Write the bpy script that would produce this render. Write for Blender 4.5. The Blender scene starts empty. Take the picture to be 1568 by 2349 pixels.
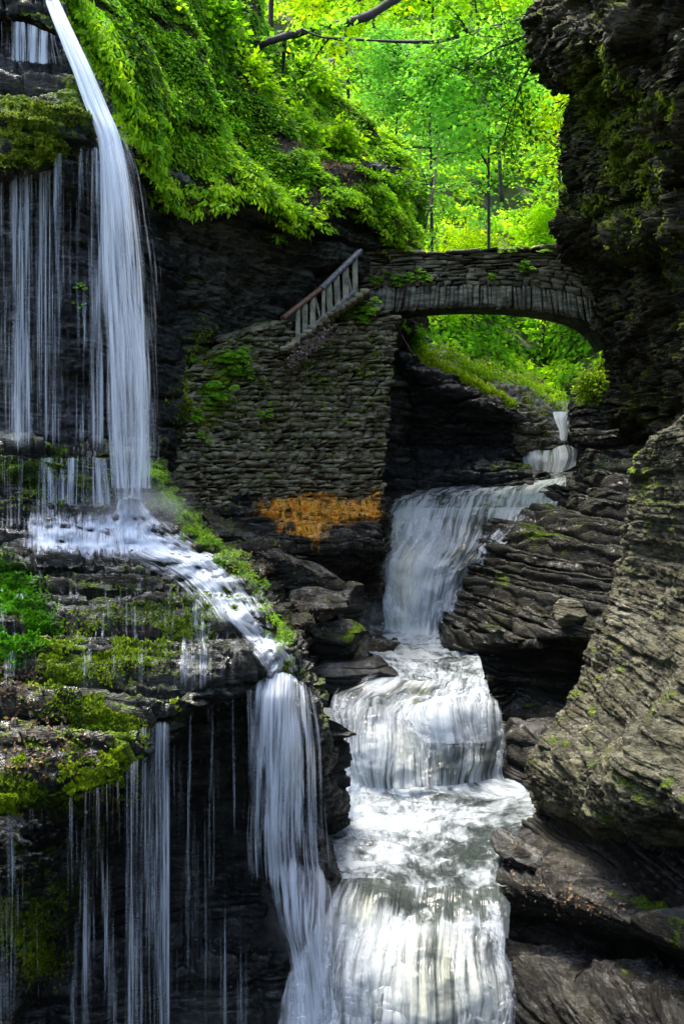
import bpy, math, random
import numpy as np

# ------------------------------------------------------------------ basics
F, U0, VH, CZ = 2519.0, 784.0, 1090.0, 10.0
rng = np.random.default_rng(7)
random.seed(7)
scene = bpy.context.scene
col = bpy.data.collections.new("gorge")
scene.collection.children.link(col)

def P(u, v, Y):
    u = np.asarray(u, float); v = np.asarray(v, float); Y = np.asarray(Y, float)
    return np.stack([(u - U0) / F * Y, Y + 0 * u, CZ + (VH - v) / F * Y], -1)

def proj(p):
    Y = np.maximum(p[..., 1], 0.3)
    return U0 + p[..., 0] / Y * F, VH - (p[..., 2] - CZ) / Y * F

def tag(o, label=None, cat=None, group=None, kind=None):
    if label: o['label'] = label
    if cat: o['category'] = cat
    if group: o['group'] = group
    if kind: o['kind'] = kind
    return o

def thing(name, loc, label, cat, group=None):
    o = bpy.data.objects.new(name, None)
    o.empty_display_size = 0.2
    col.objects.link(o)
    o.location = loc
    return tag(o, label, cat, group)

def mesh_obj(name, V, faces, mat, parent=None, smooth=True, attrs=None, uv=None, loc=None):
    """V (n,3) world coordinates; faces (m,k) of one size or a list of such arrays."""
    V = np.asarray(V, np.float32)
    if loc is None:
        loc = np.array(parent.location) if parent is not None else np.zeros(3)
    else:
        loc = np.asarray(loc, float)
    fl = faces if isinstance(faces, list) else [faces]
    fl = [np.asarray(f, np.int32) for f in fl if len(f)]
    me = bpy.data.meshes.new(name)
    me.vertices.add(len(V))
    me.vertices.foreach_set("co", (V - loc.astype(np.float32)).ravel())
    loops = np.concatenate([f.ravel() for f in fl])
    starts, tot, o = [], [], 0
    for f in fl:
        m, k = f.shape
        starts.append(o + np.arange(m) * k); tot.append(np.full(m, k)); o += m * k
    me.loops.add(len(loops)); me.loops.foreach_set("vertex_index", loops)
    starts = np.concatenate(starts)
    me.polygons.add(len(starts))
    me.polygons.foreach_set("loop_start", starts.astype(np.int32))
    me.polygons.foreach_set("loop_total", np.concatenate(tot).astype(np.int32))
    me.update(calc_edges=True)
    if smooth:
        me.polygons.foreach_set("use_smooth", np.ones(len(starts), bool))
    if uv is not None:
        l = me.uv_layers.new(name="UVMap")
        l.data.foreach_set("uv", np.asarray(uv, np.float32)[loops].ravel())
    for k, a in (attrs or {}).items():
        a = np.asarray(a, np.float32)
        if a.shape[1] == 3: a = np.concatenate([a, np.ones((len(a), 1), np.float32)], 1)
        at = me.attributes.new(k, 'FLOAT_COLOR', 'POINT')
        at.data.foreach_set("color", a.ravel())
    me.validate()
    me.materials.append(mat)
    ob = bpy.data.objects.new(name, me)
    col.objects.link(ob)
    if parent is not None:
        ob.parent = parent
    else:
        ob.location = loc
    return ob

# ------------------------------------------------------------------ noise
def _h(ix, iy, iz, seed):
    n = (ix.astype(np.uint32) * np.uint32(374761393) + iy.astype(np.uint32) * np.uint32(668265263)
         + iz.astype(np.uint32) * np.uint32(2147483647 - 1234567) + np.uint32((seed * 974634777) & 0xffffffff))
    n = (n ^ (n >> np.uint32(13))) * np.uint32(1274126177)
    n = n ^ (n >> np.uint32(16))
    n = n * np.uint32(2246822519)
    n = n ^ (n >> np.uint32(15))
    return (n & np.uint32(0xffffff)).astype(np.float32) / np.float32(0xffffff)

def I(a): return np.floor(a).astype(np.int64)

def vn(p, seed=0):
    f = np.floor(p); i = f.astype(np.int64); t = (p - f).astype(np.float32)
    t = t * t * (3 - 2 * t)
    x, y, z = i[..., 0], i[..., 1], i[..., 2]
    r = 0
    for dx in (0, 1):
        wx = t[..., 0] if dx else 1 - t[..., 0]
        for dy in (0, 1):
            wy = t[..., 1] if dy else 1 - t[..., 1]
            for dz in (0, 1):
                wz = t[..., 2] if dz else 1 - t[..., 2]
                r = r + wx * wy * wz * _h(x + dx, y + dy, z + dz, seed)
    return r * 2 - 1

def fbm(p, octv=4, seed=0, sc=1.0):
    p = p * sc; a, r, s = 1.0, 0, 0
    for k in range(octv):
        r = r + a * vn(p + 17.3 * k, seed + k); s += a
        p = p * 2.03; a *= 0.5
    return r / s

def ss(a, b, x):
    t = np.clip((x - a) / (b - a), 0, 1)
    return t * t * (3 - 2 * t)

def strata(p, t, w, seed, dip=(0.03, 0.02), warp=0.25, soft=0.2):
    r = np.random.default_rng(seed)
    b = np.cumsum(r.uniform(0.45, 1.6, int(60 / t)) * t) - 8.0
    h = p[..., 2] + dip[0] * p[..., 0] + dip[1] * p[..., 1] + warp * fbm(p, 2, seed, 0.35) + 0.14 * t * fbm(p, 2, seed + 5, 2.2)
    k = np.clip(np.searchsorted(b, h) - 1, 0, len(b) - 2)
    f = (h - b[k]) / (b[k + 1] - b[k])
    z0 = np.zeros_like(k)
    s = p[..., 0] * 0.86 + p[..., 1] * 0.5 + w * 0.4 * fbm(p, 3, seed + 9, 0.8 / w) + 13 * _h(k, z0, z0, seed)
    ww = w * (0.6 + 0.9 * _h(k, z0 + 3, z0, seed))
    c = I(s / ww); g = s / ww - c
    pr = 0.45 * _h(k, z0, z0 + 1, seed) + 0.55 * _h(k, c, z0 + 2, seed)
    e = ss(0, soft * .6, np.minimum(f, 1 - f)) * 0.7 + 0.3
    j = ss(0, 0.07, np.minimum(g, 1 - g)) * 0.5 + 0.5
    return pr * e * j, f, (b[k + 1] - b[k])

# ------------------------------------------------------------------ control grids
def _interp(A, ts, c=0.3):
    n = len(A)
    i = np.clip(np.floor(ts).astype(int), 0, n - 2); t = ts - i
    def g(k): return A[np.clip(k, 0, n - 1)]
    p0, p1, p2, p3 = g(i - 1), g(i), g(i + 1), g(i + 2)
    t = t.reshape(-1, *([1] * (A.ndim - 1)))
    m1, m2 = (p2 - p0) * c, (p3 - p1) * c
    t2, t3 = t * t, t * t * t
    return (2*t3 - 3*t2 + 1)*p1 + (t3 - 2*t2 + t)*m1 + (-2*t3 + 3*t2)*p2 + (t3 - t2)*m2

def dense(ctrl, step=2.4, c=0.3, maxn=900):
    A = np.array(ctrl, float)
    for ax in (0, 1):
        A = np.swapaxes(A, 0, ax)
        d = np.diff(A, axis=0)
        seg = (np.hypot(d[..., 0], d[..., 1]) + np.abs(d[..., 2]) * 45).mean(1)
        ts = []
        for k, L in enumerate(seg):
            m = max(2, int(L / step)); ts.append(k + np.arange(m) / m)
        ts = np.concatenate(ts + [[len(seg)]])
        if len(ts) > maxn: ts = np.interp(np.linspace(0, 1, maxn), np.linspace(0, 1, len(ts)), ts)
        A = _interp(A, ts, c)
        A = np.swapaxes(A, 0, ax)
    return A

def grid_faces(R, C):
    i = np.arange(R * C).reshape(R, C)
    return np.stack([i[:-1, :-1], i[1:, :-1], i[1:, 1:], i[:-1, 1:]], -1).reshape(-1, 4)

def normals(W):
    du = np.gradient(W, axis=1); dv = np.gradient(W, axis=0)
    n = np.cross(dv, du)
    n /= np.linalg.norm(n, axis=-1, keepdims=True) + 1e-9
    s = np.sign((n * (np.array([0, 0, CZ]) - W)).sum(-1).mean())
    return n * (s if s != 0 else 1)

def blobs(D, lst):
    m = np.zeros(D.shape[:2])
    for (u, v, ru, rv, a) in lst:
        m += a * np.exp(-(((D[..., 0] - u) / ru) ** 2 + ((D[..., 1] - v) / rv) ** 2))
    return m

SURF = []          # (u, v, Y) of rock surfaces, for things that lie on them

def rock(name, ctrl, mat, seed, coarse=(0.4, 0.9, 0.22), fine=(0.1, 0.35, 0.07), slab=0.0, rough=0.05, bulge=0.0,
         moss=(), pale=(), stain=(), step=2.6, dip=(0.03, 0.02), c=0.3, surf=True, warp=0.25, label=None, cat=None, kind='structure', parent=None, maxn=900):
    D = dense(ctrl, step, c, maxn)
    W = P(D[..., 0], D[..., 1], D[..., 2])
    n = normals(W)
    if bulge:
        W = W + n * (bulge * fbm(W, 3, seed + 40, 0.7))[..., None]
    hd = n * np.array([1, 1, 0.25]); hd /= np.linalg.norm(hd, axis=-1, keepdims=True) + 1e-6
    upf = np.clip(n[..., 2], 0, 1)
    t, w, a = coarse
    pr, f, th = strata(W, t, w, seed, dip, warp)
    off = hd * ((pr - 0.5) * a)[..., None]
    zs = np.zeros(W.shape[:2])
    if slab: zs += slab * upf * th * (ss(0.0, 0.35, f) - f)
    t, w, a = fine
    W1 = W + off
    pr2, f2, th2 = strata(W1, t, w, seed + 3, dip, warp * .6, 0.25)
    off2 = hd * ((pr2 - 0.5) * a)[..., None]
    if slab: zs += slab * upf * th2 * (ss(0.0, 0.4, f2) - f2) * 1.2
    W2 = W1 + off2
    W2[..., 2] += zs
    W2 = W2 + n * (rough * (fbm(W2, 4, seed + 20, 2.2) + .8 * (.4 - np.abs(fbm(W2 * [1, 1, 1.6], 3, seed + 21, 6.0)) * 2)))[..., None]
    if surf: SURF.append(np.stack([*proj(W2), W2[..., 1]], -1).reshape(-1, 3))
    mk = np.stack([blobs(D, moss), blobs(D, pale), blobs(D, stain)], -1)
    R, C = D.shape[:2]
    o = mesh_obj(name, W2.reshape(-1, 3), grid_faces(R, C), mat, parent=parent, attrs={'mk': np.clip(mk, -1, 1).reshape(-1, 3)})
    # outward facing
    tag(o, label, cat, kind=kind if parent is None else None)
    return o

# ------------------------------------------------------------------ materials
def new_mat(name):
    m = bpy.data.materials.new(name); m.use_nodes = True
    nt = m.node_tree; nt.nodes.clear()
    return m, nt

class N:
    def __init__(s, nt): s.nt = nt
    def n(s, t, **kw):
        x = s.nt.nodes.new(t)
        for k, v in kw.items():
            if hasattr(x, k): setattr(x, k, v)
        return x
    def l(s, a, b): s.nt.links.new(a, b)
    def val(s, sock, v):
        if isinstance(v, bpy.types.NodeSocket): s.l(v, sock)
        else: sock.default_value = v
    def noise(s, vec, scale, detail=4, rough=0.6, dist=0.0):
        x = s.n('ShaderNodeTexNoise'); s.l(vec, x.inputs['Vector'])
        x.inputs['Scale'].default_value = scale; x.inputs['Detail'].default_value = detail
        x.inputs['Roughness'].default_value = rough; x.inputs['Distortion'].default_value = dist
        return x.outputs['Fac']
    def ramp(s, fac, stops, interp='LINEAR'):
        x = s.n('ShaderNodeValToRGB'); s.l(fac, x.inputs[0]); cr = x.color_ramp; cr.interpolation = interp
        while len(cr.elements) < len(stops): cr.elements.new(0.5)
        for e, (p, c) in zip(cr.elements, stops):
            e.position = p; e.color = (*c, 1) if len(c) == 3 else c
        return x.outputs[0]
    def mr(s, v, a, b, c=0.0, d=1.0, smooth=True):
        x = s.n('ShaderNodeMapRange'); x.interpolation_type = 'SMOOTHSTEP' if smooth else 'LINEAR'
        s.val(x.inputs[0], v)
        for i, q in zip((1, 2, 3, 4), (a, b, c, d)): s.val(x.inputs[i], q)
        return x.outputs[0]
    def m(s, op, a, b=0.0, c=0.0, clamp=False):
        x = s.n('ShaderNodeMath'); x.operation = op; x.use_clamp = clamp
        s.val(x.inputs[0], a); s.val(x.inputs[1], b); s.val(x.inputs[2], c)
        return x.outputs[0]
    def mix(s, f, a, b, mode='MIX'):
        x = s.n('ShaderNodeMix'); x.data_type = 'RGBA'; x.blend_type = mode
        s.val(x.inputs[0], f)
        s.val(x.inputs[6], a if isinstance(a, bpy.types.NodeSocket) else (*a, 1))
        s.val(x.inputs[7], b if isinstance(b, bpy.types.NodeSocket) else (*b, 1))
        return x.outputs[2]
    def pos(s, scale=(1, 1, 1), rot=(0, 0, 0)):
        g = s.n('ShaderNodeNewGeometry'); mp = s.n('ShaderNodeMapping')
        s.l(g.outputs['Position'], mp.inputs[0]); mp.inputs['Scale'].default_value = scale; mp.inputs['Rotation'].default_value = rot
        return mp.outputs[0], g
    def attr(s, name):
        a = s.n('ShaderNodeAttribute'); a.attribute_name = name
        sp = s.n('ShaderNodeSeparateColor'); s.l(a.outputs['Color'], sp.inputs[0])
        return a, sp.outputs[0], sp.outputs[1], sp.outputs[2]
    def out(s, sh):
        o = s.n('ShaderNodeOutputMaterial'); s.l(sh, o.inputs['Surface'])

MOSS_D, MOSS_L = (0.012, 0.032, 0.002), (0.17, 0.27, 0.006)

def rock_mat(name, dark, mid, light, moss=0.0, wet=0.5, fresh=0.0, bump=0.5, coat=0.35, scale=1.0, warm=0.25, mossc=(MOSS_D, MOSS_L)):
    m, nt = new_mat(name); g = N(nt)
    ps, geo = g.pos((1.3 * scale, 1.3 * scale, 5.5 * scale)); pi, _ = g.pos((1, 1, 1.6))
    n1 = g.noise(ps, 1.1, 6, 0.65, 0.4); n2 = g.noise(ps, 6.0, 5, 0.7); n3 = g.noise(pi, 0.55, 4, 0.6); n4 = g.noise(pi, 14.0, 3, 0.7)
    a, mo, pa, st = g.attr('mk')
    base = g.ramp(n1, [(0.38, dark), (0.50, mid), (0.64, light)])
    base = g.mix(g.mr(n2, 0.35, 0.75, 0, 0.75), base, g.ramp(n4, [(0.35, dark), (0.65, light)]))
    base = g.mix(g.m('MULTIPLY', g.mr(n3, 0.5, 0.72), warm), base, (0.07, 0.058, 0.018))
    # pale, drier stone
    base = g.mix(g.m('MULTIPLY', g.mr(g.m('ADD', pa, g.m('MULTIPLY', g.m('SUBTRACT', n2, 0.5), 1.2)), 0.15, 0.8), 0.9), base,
                 g.ramp(n1, [(0.35, (0.09, 0.085, 0.06)), (0.6, (0.30, 0.29, 0.21))]))
    # rust stain
    stc = g.ramp(g.noise(g.pos((3, 3, 1.2))[0], 2.4, 5, .7), [(0.38, (0.12, 0.05, 0.006)), (0.46, (0.90, 0.38, 0.01)), (0.52, (1.0, 0.62, 0.12)), (0.57, (0.95, 0.16, 0.002)), (0.66, (0.95, 0.42, 0.01))])
    pv, _ = g.pos((5, 5, .8)); nv = g.noise(pv, 1.6, 4, .65)
    sm = g.m('ADD', st, g.m('ADD', g.m('MULTIPLY', g.m('SUBTRACT', nv, 0.5), 2.6), g.m('MULTIPLY', g.m('SUBTRACT', n2, 0.5), 1.4)))
    base = g.mix(g.m('MULTIPLY', g.mr(sm, 0.25, 1.05), g.mr(st, 0.05, 0.7)), base, stc)
    # moss: in patches, on treads rather than on sheer faces
    sx = g.n('ShaderNodeSeparateXYZ'); g.l(geo.outputs['Normal'], sx.inputs[0])
    up = g.mr(sx.outputs[2], -0.25, 0.75)
    mm = g.m('ADD', g.m('ADD', mo, moss), g.m('MULTIPLY', up, 0.25))
    mm = g.m('ADD', mm, g.m('MULTIPLY', g.m('SUBTRACT', g.noise(pi, 2.2, 5, 0.7), 0.5), 2.0))
    mf = g.mr(mm, 0.52, 0.78)
    n6 = g.noise(pi, 26, 2, 0.6)
    mc = g.ramp(g.m('ADD', g.m('MULTIPLY', n6, 0.5), g.m('MULTIPLY', n3, 0.5)), [(0.36, mossc[0]), (0.64, mossc[1])])
    base = g.mix(mf, base, mc)
    rn = g.noise(pi, 3.0, 4, 0.7)
    ro = g.mr(rn, 0.35, 0.65, 0.32 + 0.3 * (1 - wet), 0.65 + 0.3 * (1 - wet))
    ro = g.m('MAXIMUM', ro, g.m('MULTIPLY', mf, 0.8))
    b = g.n('ShaderNodeBsdfPrincipled'); g.l(base, b.inputs['Base Color']); g.l(ro, b.inputs['Roughness'])
    b.inputs['Specular IOR Level'].default_value = 0.06 + 0.12 * wet; b.inputs['Coat IOR'].default_value = 2.6
    film = g.m('MULTIPLY', g.mr(sx.outputs[2], 0.3, 0.75), g.mr(g.m('ADD', g.m('MULTIPLY', rn, .6), g.m('MULTIPLY', n2, .4)), 0.44, 0.58))
    g.l(g.m('MULTIPLY', g.m('MULTIPLY', g.m('SUBTRACT', 1.0, mf), coat), film), b.inputs['Coat Weight'])
    b.inputs['Coat Roughness'].default_value = 0.2
    hh = g.m('ADD', g.m('MULTIPLY', n2, 0.6), g.m('ADD', g.m('MULTIPLY', n4, 0.35), g.m('MULTIPLY', n6, g.m('MULTIPLY', mf, 0.6))))
    bp = g.n('ShaderNodeBump'); bp.inputs['Strength'].default_value = bump; bp.inputs['Distance'].default_value = 0.16
    g.l(hh, bp.inputs['Height']); g.l(bp.outputs[0], b.inputs['Normal']); g.l(bp.outputs[0], b.inputs['Coat Normal'])
    g.out(b.outputs[0])
    return m

def leaf_mat(name, trans=0.5, hue=1.0):
    m, nt = new_mat(name); g = N(nt)
    a, r, gg, b_ = g.attr('lc')
    b = g.n('ShaderNodeBsdfPrincipled'); g.l(a.outputs['Color'], b.inputs['Base Color'])
    b.inputs['Roughness'].default_value = 0.6; b.inputs['Specular IOR Level'].default_value = 0.12
    t = g.n('ShaderNodeBsdfTranslucent')
    g.l(g.mix(0.6, a.outputs['Color'], (1.35, 1.5, 0.2), 'MULTIPLY'), t.inputs['Color'])
    mx = g.n('ShaderNodeMixShader'); mx.inputs[0].default_value = trans
    g.l(b.outputs[0], mx.inputs[1]); g.l(t.outputs[0], mx.inputs[2]); g.out(mx.outputs[0])
    return m

def soil_mat(name, c1, c2, c3):
    m, nt = new_mat(name); g = N(nt)
    pi, geo = g.pos()
    n1 = g.noise(pi, 1.5, 6, 0.7); n2 = g.noise(pi, 9, 4, 0.7)
    c = g.mix(g.mr(n2, 0.35, 0.7), g.ramp(n1, [(0.35, c1), (0.6, c2)]), c3)
    b = g.n('ShaderNodeBsdfPrincipled'); g.l(c, b.inputs['Base Color']); b.inputs['Roughness'].default_value = 0.85
    bp = g.n('ShaderNodeBump'); bp.inputs['Strength'].default_value = 0.7; bp.inputs['Distance'].default_value = 0.12
    g.l(n2, bp.inputs['Height']); g.l(bp.outputs[0], b.inputs['Normal'])
    g.out(b.outputs[0]); return m

def water_mat(name, fa=14.0, fl=0.7, solid=False, deep=(0.045, 0.055, 0.05), white=(0.68, 0.74, 0.80), contrast=0.22, fa2=None, bump=0.6, swirl=0.0, amax=0.9, fr=0.15):
    """fa / fl: streak frequency across and along the flow (per metre, UV in metres). wa attribute: density, foam, tea-brown tint."""
    m, nt = new_mat(name); g = N(nt)
    uv = g.n('ShaderNodeUVMap'); uv.uv_map = 'UVMap'
    def st(x, y, det=3, dist=0.0, ro=0.6):
        mp = g.n('ShaderNodeMapping'); g.l(uv.outputs[0], mp.inputs[0]); mp.inputs['Scale'].default_value = (x, y, 1)
        return g.noise(mp.outputs[0], 1.0, det, ro, dist)
    s1 = st(fa, fl, 4, swirl); s2 = st(fa * 0.28, fl * 0.7, 3, swirl); s3 = st(fa2 or fa * 3.1, fl * 2.6, 2)
    s = g.m('ADD', g.m('MULTIPLY', s1, 0.5), g.m('ADD', g.m('MULTIPLY', s2, 0.32), g.m('MULTIPLY', s3, 0.18)))
    if not solid: s = g.m('ADD', s, g.m('MULTIPLY', g.m('SUBTRACT', st(fa * .085, .16, 2), .5), .42))
    a, de, fo, te = g.attr('wa')
    lo = g.m('SUBTRACT', 0.80, g.m('MULTIPLY', de, 0.46))
    alpha = g.mr(s, g.m('SUBTRACT', lo, contrast * 0.5), g.m('ADD', lo, contrast * 0.5))
    alpha = g.m('MULTIPLY', g.m('MULTIPLY', alpha, amax), g.mr(de, 0.0, 0.12))
    lf = g.m('SUBTRACT', 0.80, g.m('MULTIPLY', fo, 0.31))
    foam = g.mr(s, g.m('SUBTRACT', lf, fr), g.m('ADD', lf, fr))
    tea = g.mix(te, white, (0.52, 0.50, 0.24))
    mid = g.mix(0.35, (0.15, 0.18, 0.20), tea)
    c = g.mix(g.mr(foam, 0.0, 0.5), deep, g.mix(g.mr(foam, 0.35, 1.0), mid, tea))
    b = g.n('ShaderNodeBsdfPrincipled'); g.l(c, b.inputs['Base Color'])
    g.l(g.mr(foam, 0, 1, 0.12, 0.55), b.inputs['Roughness']); b.inputs['IOR'].default_value = 1.33
    bp = g.n('ShaderNodeBump'); bp.inputs['Strength'].default_value = bump; bp.inputs['Distance'].default_value = 0.08
    g.l(s, bp.inputs['Height']); g.l(bp.outputs[0], b.inputs['Normal'])
    tl = g.n('ShaderNodeBsdfTranslucent'); tl.inputs['Color'].default_value = (*white, 1)
    mt = g.n('ShaderNodeMixShader'); g.l(g.m('MULTIPLY', foam, 0.3), mt.inputs[0]); g.l(b.outputs[0], mt.inputs[1]); g.l(tl.outputs[0], mt.inputs[2])
    tr = g.n('ShaderNodeBsdfTransparent')
    mx = g.n('ShaderNodeMixShader')
    if solid: alpha = g.mr(g.m('ADD', s, g.m('MULTIPLY', de, 0.9)), 0.58, 0.82)
    g.l(alpha, mx.inputs[0]); g.l(tr.outputs[0], mx.inputs[1]); g.l(mt.outputs[0], mx.inputs[2])
    g.out(mx.outputs[0])
    return m

M = {}
M['ledge'] = rock_mat('wet_mossy_shale', (0.005, 0.006, 0.005), (0.018, 0.020, 0.015), (0.07, 0.073, 0.060), moss=0.22, wet=0.9, coat=1.0, bump=1.0)
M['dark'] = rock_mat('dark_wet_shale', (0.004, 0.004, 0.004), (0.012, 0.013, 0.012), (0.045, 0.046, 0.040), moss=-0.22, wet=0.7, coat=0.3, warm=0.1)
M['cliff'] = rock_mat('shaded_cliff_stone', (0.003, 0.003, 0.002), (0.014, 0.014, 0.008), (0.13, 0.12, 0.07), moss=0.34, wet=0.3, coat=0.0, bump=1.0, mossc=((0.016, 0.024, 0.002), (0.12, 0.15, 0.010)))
M['hollow'] = rock_mat('lightened_grey_cliff', (0.008, 0.008, 0.007), (0.055, 0.055, 0.045), (0.22, 0.215, 0.17), moss=0.08, wet=0.4, coat=0.3, bump=1.0)  # base colour lightened to make up for light lost under the overhang
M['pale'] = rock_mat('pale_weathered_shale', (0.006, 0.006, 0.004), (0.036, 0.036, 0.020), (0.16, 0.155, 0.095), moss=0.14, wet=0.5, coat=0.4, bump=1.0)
M['mid'] = rock_mat('brown_wet_shale', (0.003, 0.003, 0.003), (0.013, 0.0125, 0.009), (0.070, 0.067, 0.048), moss=0.12, wet=0.8, coat=0.9, bump=1.0)
M['low'] = rock_mat('black_wet_ledge', (0.003, 0.003, 0.003), (0.011, 0.0105, 0.008), (0.050, 0.047, 0.034), moss=-0.02, wet=0.8, coat=.45, bump=1.0)
M['masonry'] = rock_mat('rubble_masonry', (0.018, 0.015, 0.009), (0.14, 0.122, 0.072), (0.44, 0.39, 0.24), moss=0.14, wet=0.35, coat=0.1, bump=0.5, scale=1.6)
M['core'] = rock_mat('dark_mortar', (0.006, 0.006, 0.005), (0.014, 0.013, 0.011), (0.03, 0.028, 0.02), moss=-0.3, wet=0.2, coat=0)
M['bridge'] = rock_mat('bridge_flagstone', (0.03, 0.027, 0.018), (0.14, 0.122, 0.078), (0.36, 0.32, 0.21), moss=-0.22, wet=0.3, coat=0.1, bump=0.5, scale=1.6)
M['vouss'] = rock_mat('arch_stone', (0.035, 0.034, 0.026), (0.15, 0.138, 0.10), (0.38, 0.36, 0.27), moss=-0.3, wet=0.3, coat=0.05, bump=0.5, scale=1.6)
M['bank'] = rock_mat('bank_stone', (0.03, 0.026, 0.018), (0.13, 0.11, 0.07), (0.36, 0.33, 0.25), moss=0.12, wet=0.5, coat=0.3)
M['soil'] = soil_mat('leaf_litter_soil', (0.006, 0.006, 0.003), (0.022, 0.017, 0.009), (0.012, 0.018, 0.004))
M['soilfar'] = soil_mat('brown_hillside_soil', (0.03, 0.035, 0.012), (0.13, 0.10, 0.06), (0.05, 0.08, 0.02))
M['leaf'] = leaf_mat('broad_leaf', 0.62)
M['fern'] = leaf_mat('fern_frond', 0.48)
M['fall'] = water_mat('falling_water_silk', 19, 0.45, contrast=0.26, amax=.82)
M['veil'] = water_mat('thin_water_threads', 34, 0.6, contrast=0.18, amax=.55)
M['faint'] = water_mat('faint_drip_threads', 34, 0.35, contrast=0.12, amax=.42)
M['thread'] = water_mat('bright_drip_threads', 38, 0.6, contrast=0.28, amax=.85)
M['run'] = water_mat('running_water_film', 11, 1.3, contrast=0.3, swirl=0.5)
M['stream'] = water_mat('white_water_cascade', white=(0.56, 0.60, 0.61), fa=9.0, fl=0.45, solid=True, swirl=0.45, bump=1.0)
M['pool'] = water_mat('churning_pool_water', 5.0, 2.4, deep=(0.022, 0.028, 0.026), white=(0.56, 0.61, 0.63), solid=True, swirl=.5, bump=.8, fr=.24)

def simple_mat(name, c1, c2, sc=8, rough=0.6, stretch=(1, 1, 1), bump=0.3):
    m, nt = new_mat(name); g = N(nt)
    pi, _ = g.pos(stretch); n1 = g.noise(pi, sc, 5, 0.7)
    b = g.n('ShaderNodeBsdfPrincipled'); g.l(g.ramp(n1, [(0.35, c1), (0.65, c2)]), b.inputs['Base Color']); b.inputs['Roughness'].default_value = rough
    bp = g.n('ShaderNodeBump'); bp.inputs['Strength'].default_value = bump; bp.inputs['Distance'].default_value = 0.02
    g.l(n1, bp.inputs['Height']); g.l(bp.outputs[0], b.inputs['Normal']); g.out(b.outputs[0]); return m
M['bark'] = simple_mat('dark_bark', (0.004, 0.003, 0.002), (0.022, 0.017, 0.012), 12, 0.8)
M['barkl'] = simple_mat('pale_dead_wood', (0.05, 0.03, 0.018), (0.16, 0.11, 0.07), 12, 0.8)
M['rail'] = simple_mat('weathered_grey_timber', (0.05, 0.05, 0.045), (0.20, 0.20, 0.195), 14, 0.55)
M['railred'] = simple_mat('reddish_worn_timber', (0.07, 0.035, 0.02), (0.22, 0.12, 0.08), 14, 0.6)
M['baluster'] = simple_mat('pale_green_timber', (0.05, 0.047, 0.025), (0.26, 0.24, 0.15), 7, 0.6, (1, 1, .5))
M['hole'] = simple_mat('black_pipe_mouth', (0.003, 0.003, 0.003), (0.006, 0.006, 0.006), 8, 0.9)

# ================================================================== ROCK MASSES
# --- right cliff, upper dark face
sil = [(-160,1262,22.5),(-60,1250,22.5),(10,1240,22.5),(60,1214,22.5),(110,1222,23),(150,1238,23.3),(192,1262,23.5),(200,1300,24),(240,1308,24),(300,1303,24.3),(380,1300,24.6),(430,1313,25),
       (480,1292,25.3),(515,1270,25.5),(545,1292,26),(575,1318,26.3),(620,1345,26.4),(660,1354,26.4),(700,1368,26.4),(760,1378,26.4),(830,1400,26.5),(900,1402,26.6),(960,1408,26.6),(1000,1430,26.6),(1060,1450,26.5),(1140,1460,26.3),(1300,1470,26)]
ctrl = []
for v, u, e in sil:
    k = 1.0
    ctrl.append([(u + 90, v, e + 7), (u + 18, v, e + 1.8), (u, v, e), (u + 45, v + 4, e - 2.2), (u + 110, v + 8, e - 5), (u + 190, v + 12, e - 8.2), (1640 if u < 1440 else 1700, v + 20, e - 12.5)])
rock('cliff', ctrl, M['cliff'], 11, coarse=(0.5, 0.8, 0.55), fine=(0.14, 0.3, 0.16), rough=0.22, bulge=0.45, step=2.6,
     moss=[(1400,160,30,90,.8),(1370,250,25,50,.7),(1460,370,60,60,.6),(1380,480,50,25,.5),(1440,560,60,80,.3),(1500,240,60,40,.5),(1350,200,30,80,.6),(1500,900,60,100,.2)],
     pale=[(1430,640,90,120,.12),(1380,100,60,80,.05)], label='dark overhanging gorge cliff rising on the right above the bridge end', cat='cliff')

# --- right cliff, pale lower bulge
sil = [(960,1580,13.0),(1000,1520,14.2),(1060,1466,15.6),(1100,1436,16.4),(1150,1422,16.6),(1200,1412,16.8),(1300,1404,16.9),(1400,1390,16.7),(1450,1376,16.5),(1500,1352,16.2),(1545,1338,16),(1600,1310,15.8),(1650,1288,15.6),(1700,1256,15.4),(1735,1228,15.2),(1780,1221,15.1),(1820,1226,15.1),(1850,1240,15.2),(1880,1262,16.2)]
ctrl = []
for i, (v, u, e) in enumerate(sil):
    d = np.clip((v - 960) / 900, 0, 1)
    lo = 0.34 * max(0, v - 1735)
    ctrl.append([(u + 70, v, e + 5), (u + 10, v, e + .8), (u, v, e), (u + 50, v + lo * .25, e - 1.0), (u + 130, v + lo * .6, e - 2.7), (u + 240, v + lo, e - 4.6), (1720, v + lo * 1.6, e - 7)])
rock('cliff', ctrl, M['pale'], 23, coarse=(0.34, 1.4, 0.13), fine=(0.06, 0.5, 0.065), rough=0.07, bulge=0.30, step=2.5, dip=(0.12, 0.0),
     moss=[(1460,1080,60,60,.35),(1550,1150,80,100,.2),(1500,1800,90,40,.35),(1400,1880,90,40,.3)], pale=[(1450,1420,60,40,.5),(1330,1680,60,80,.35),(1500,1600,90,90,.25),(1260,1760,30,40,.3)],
     label='pale weathered rock buttress bulging from the lower right cliff', cat='cliff')

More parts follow.
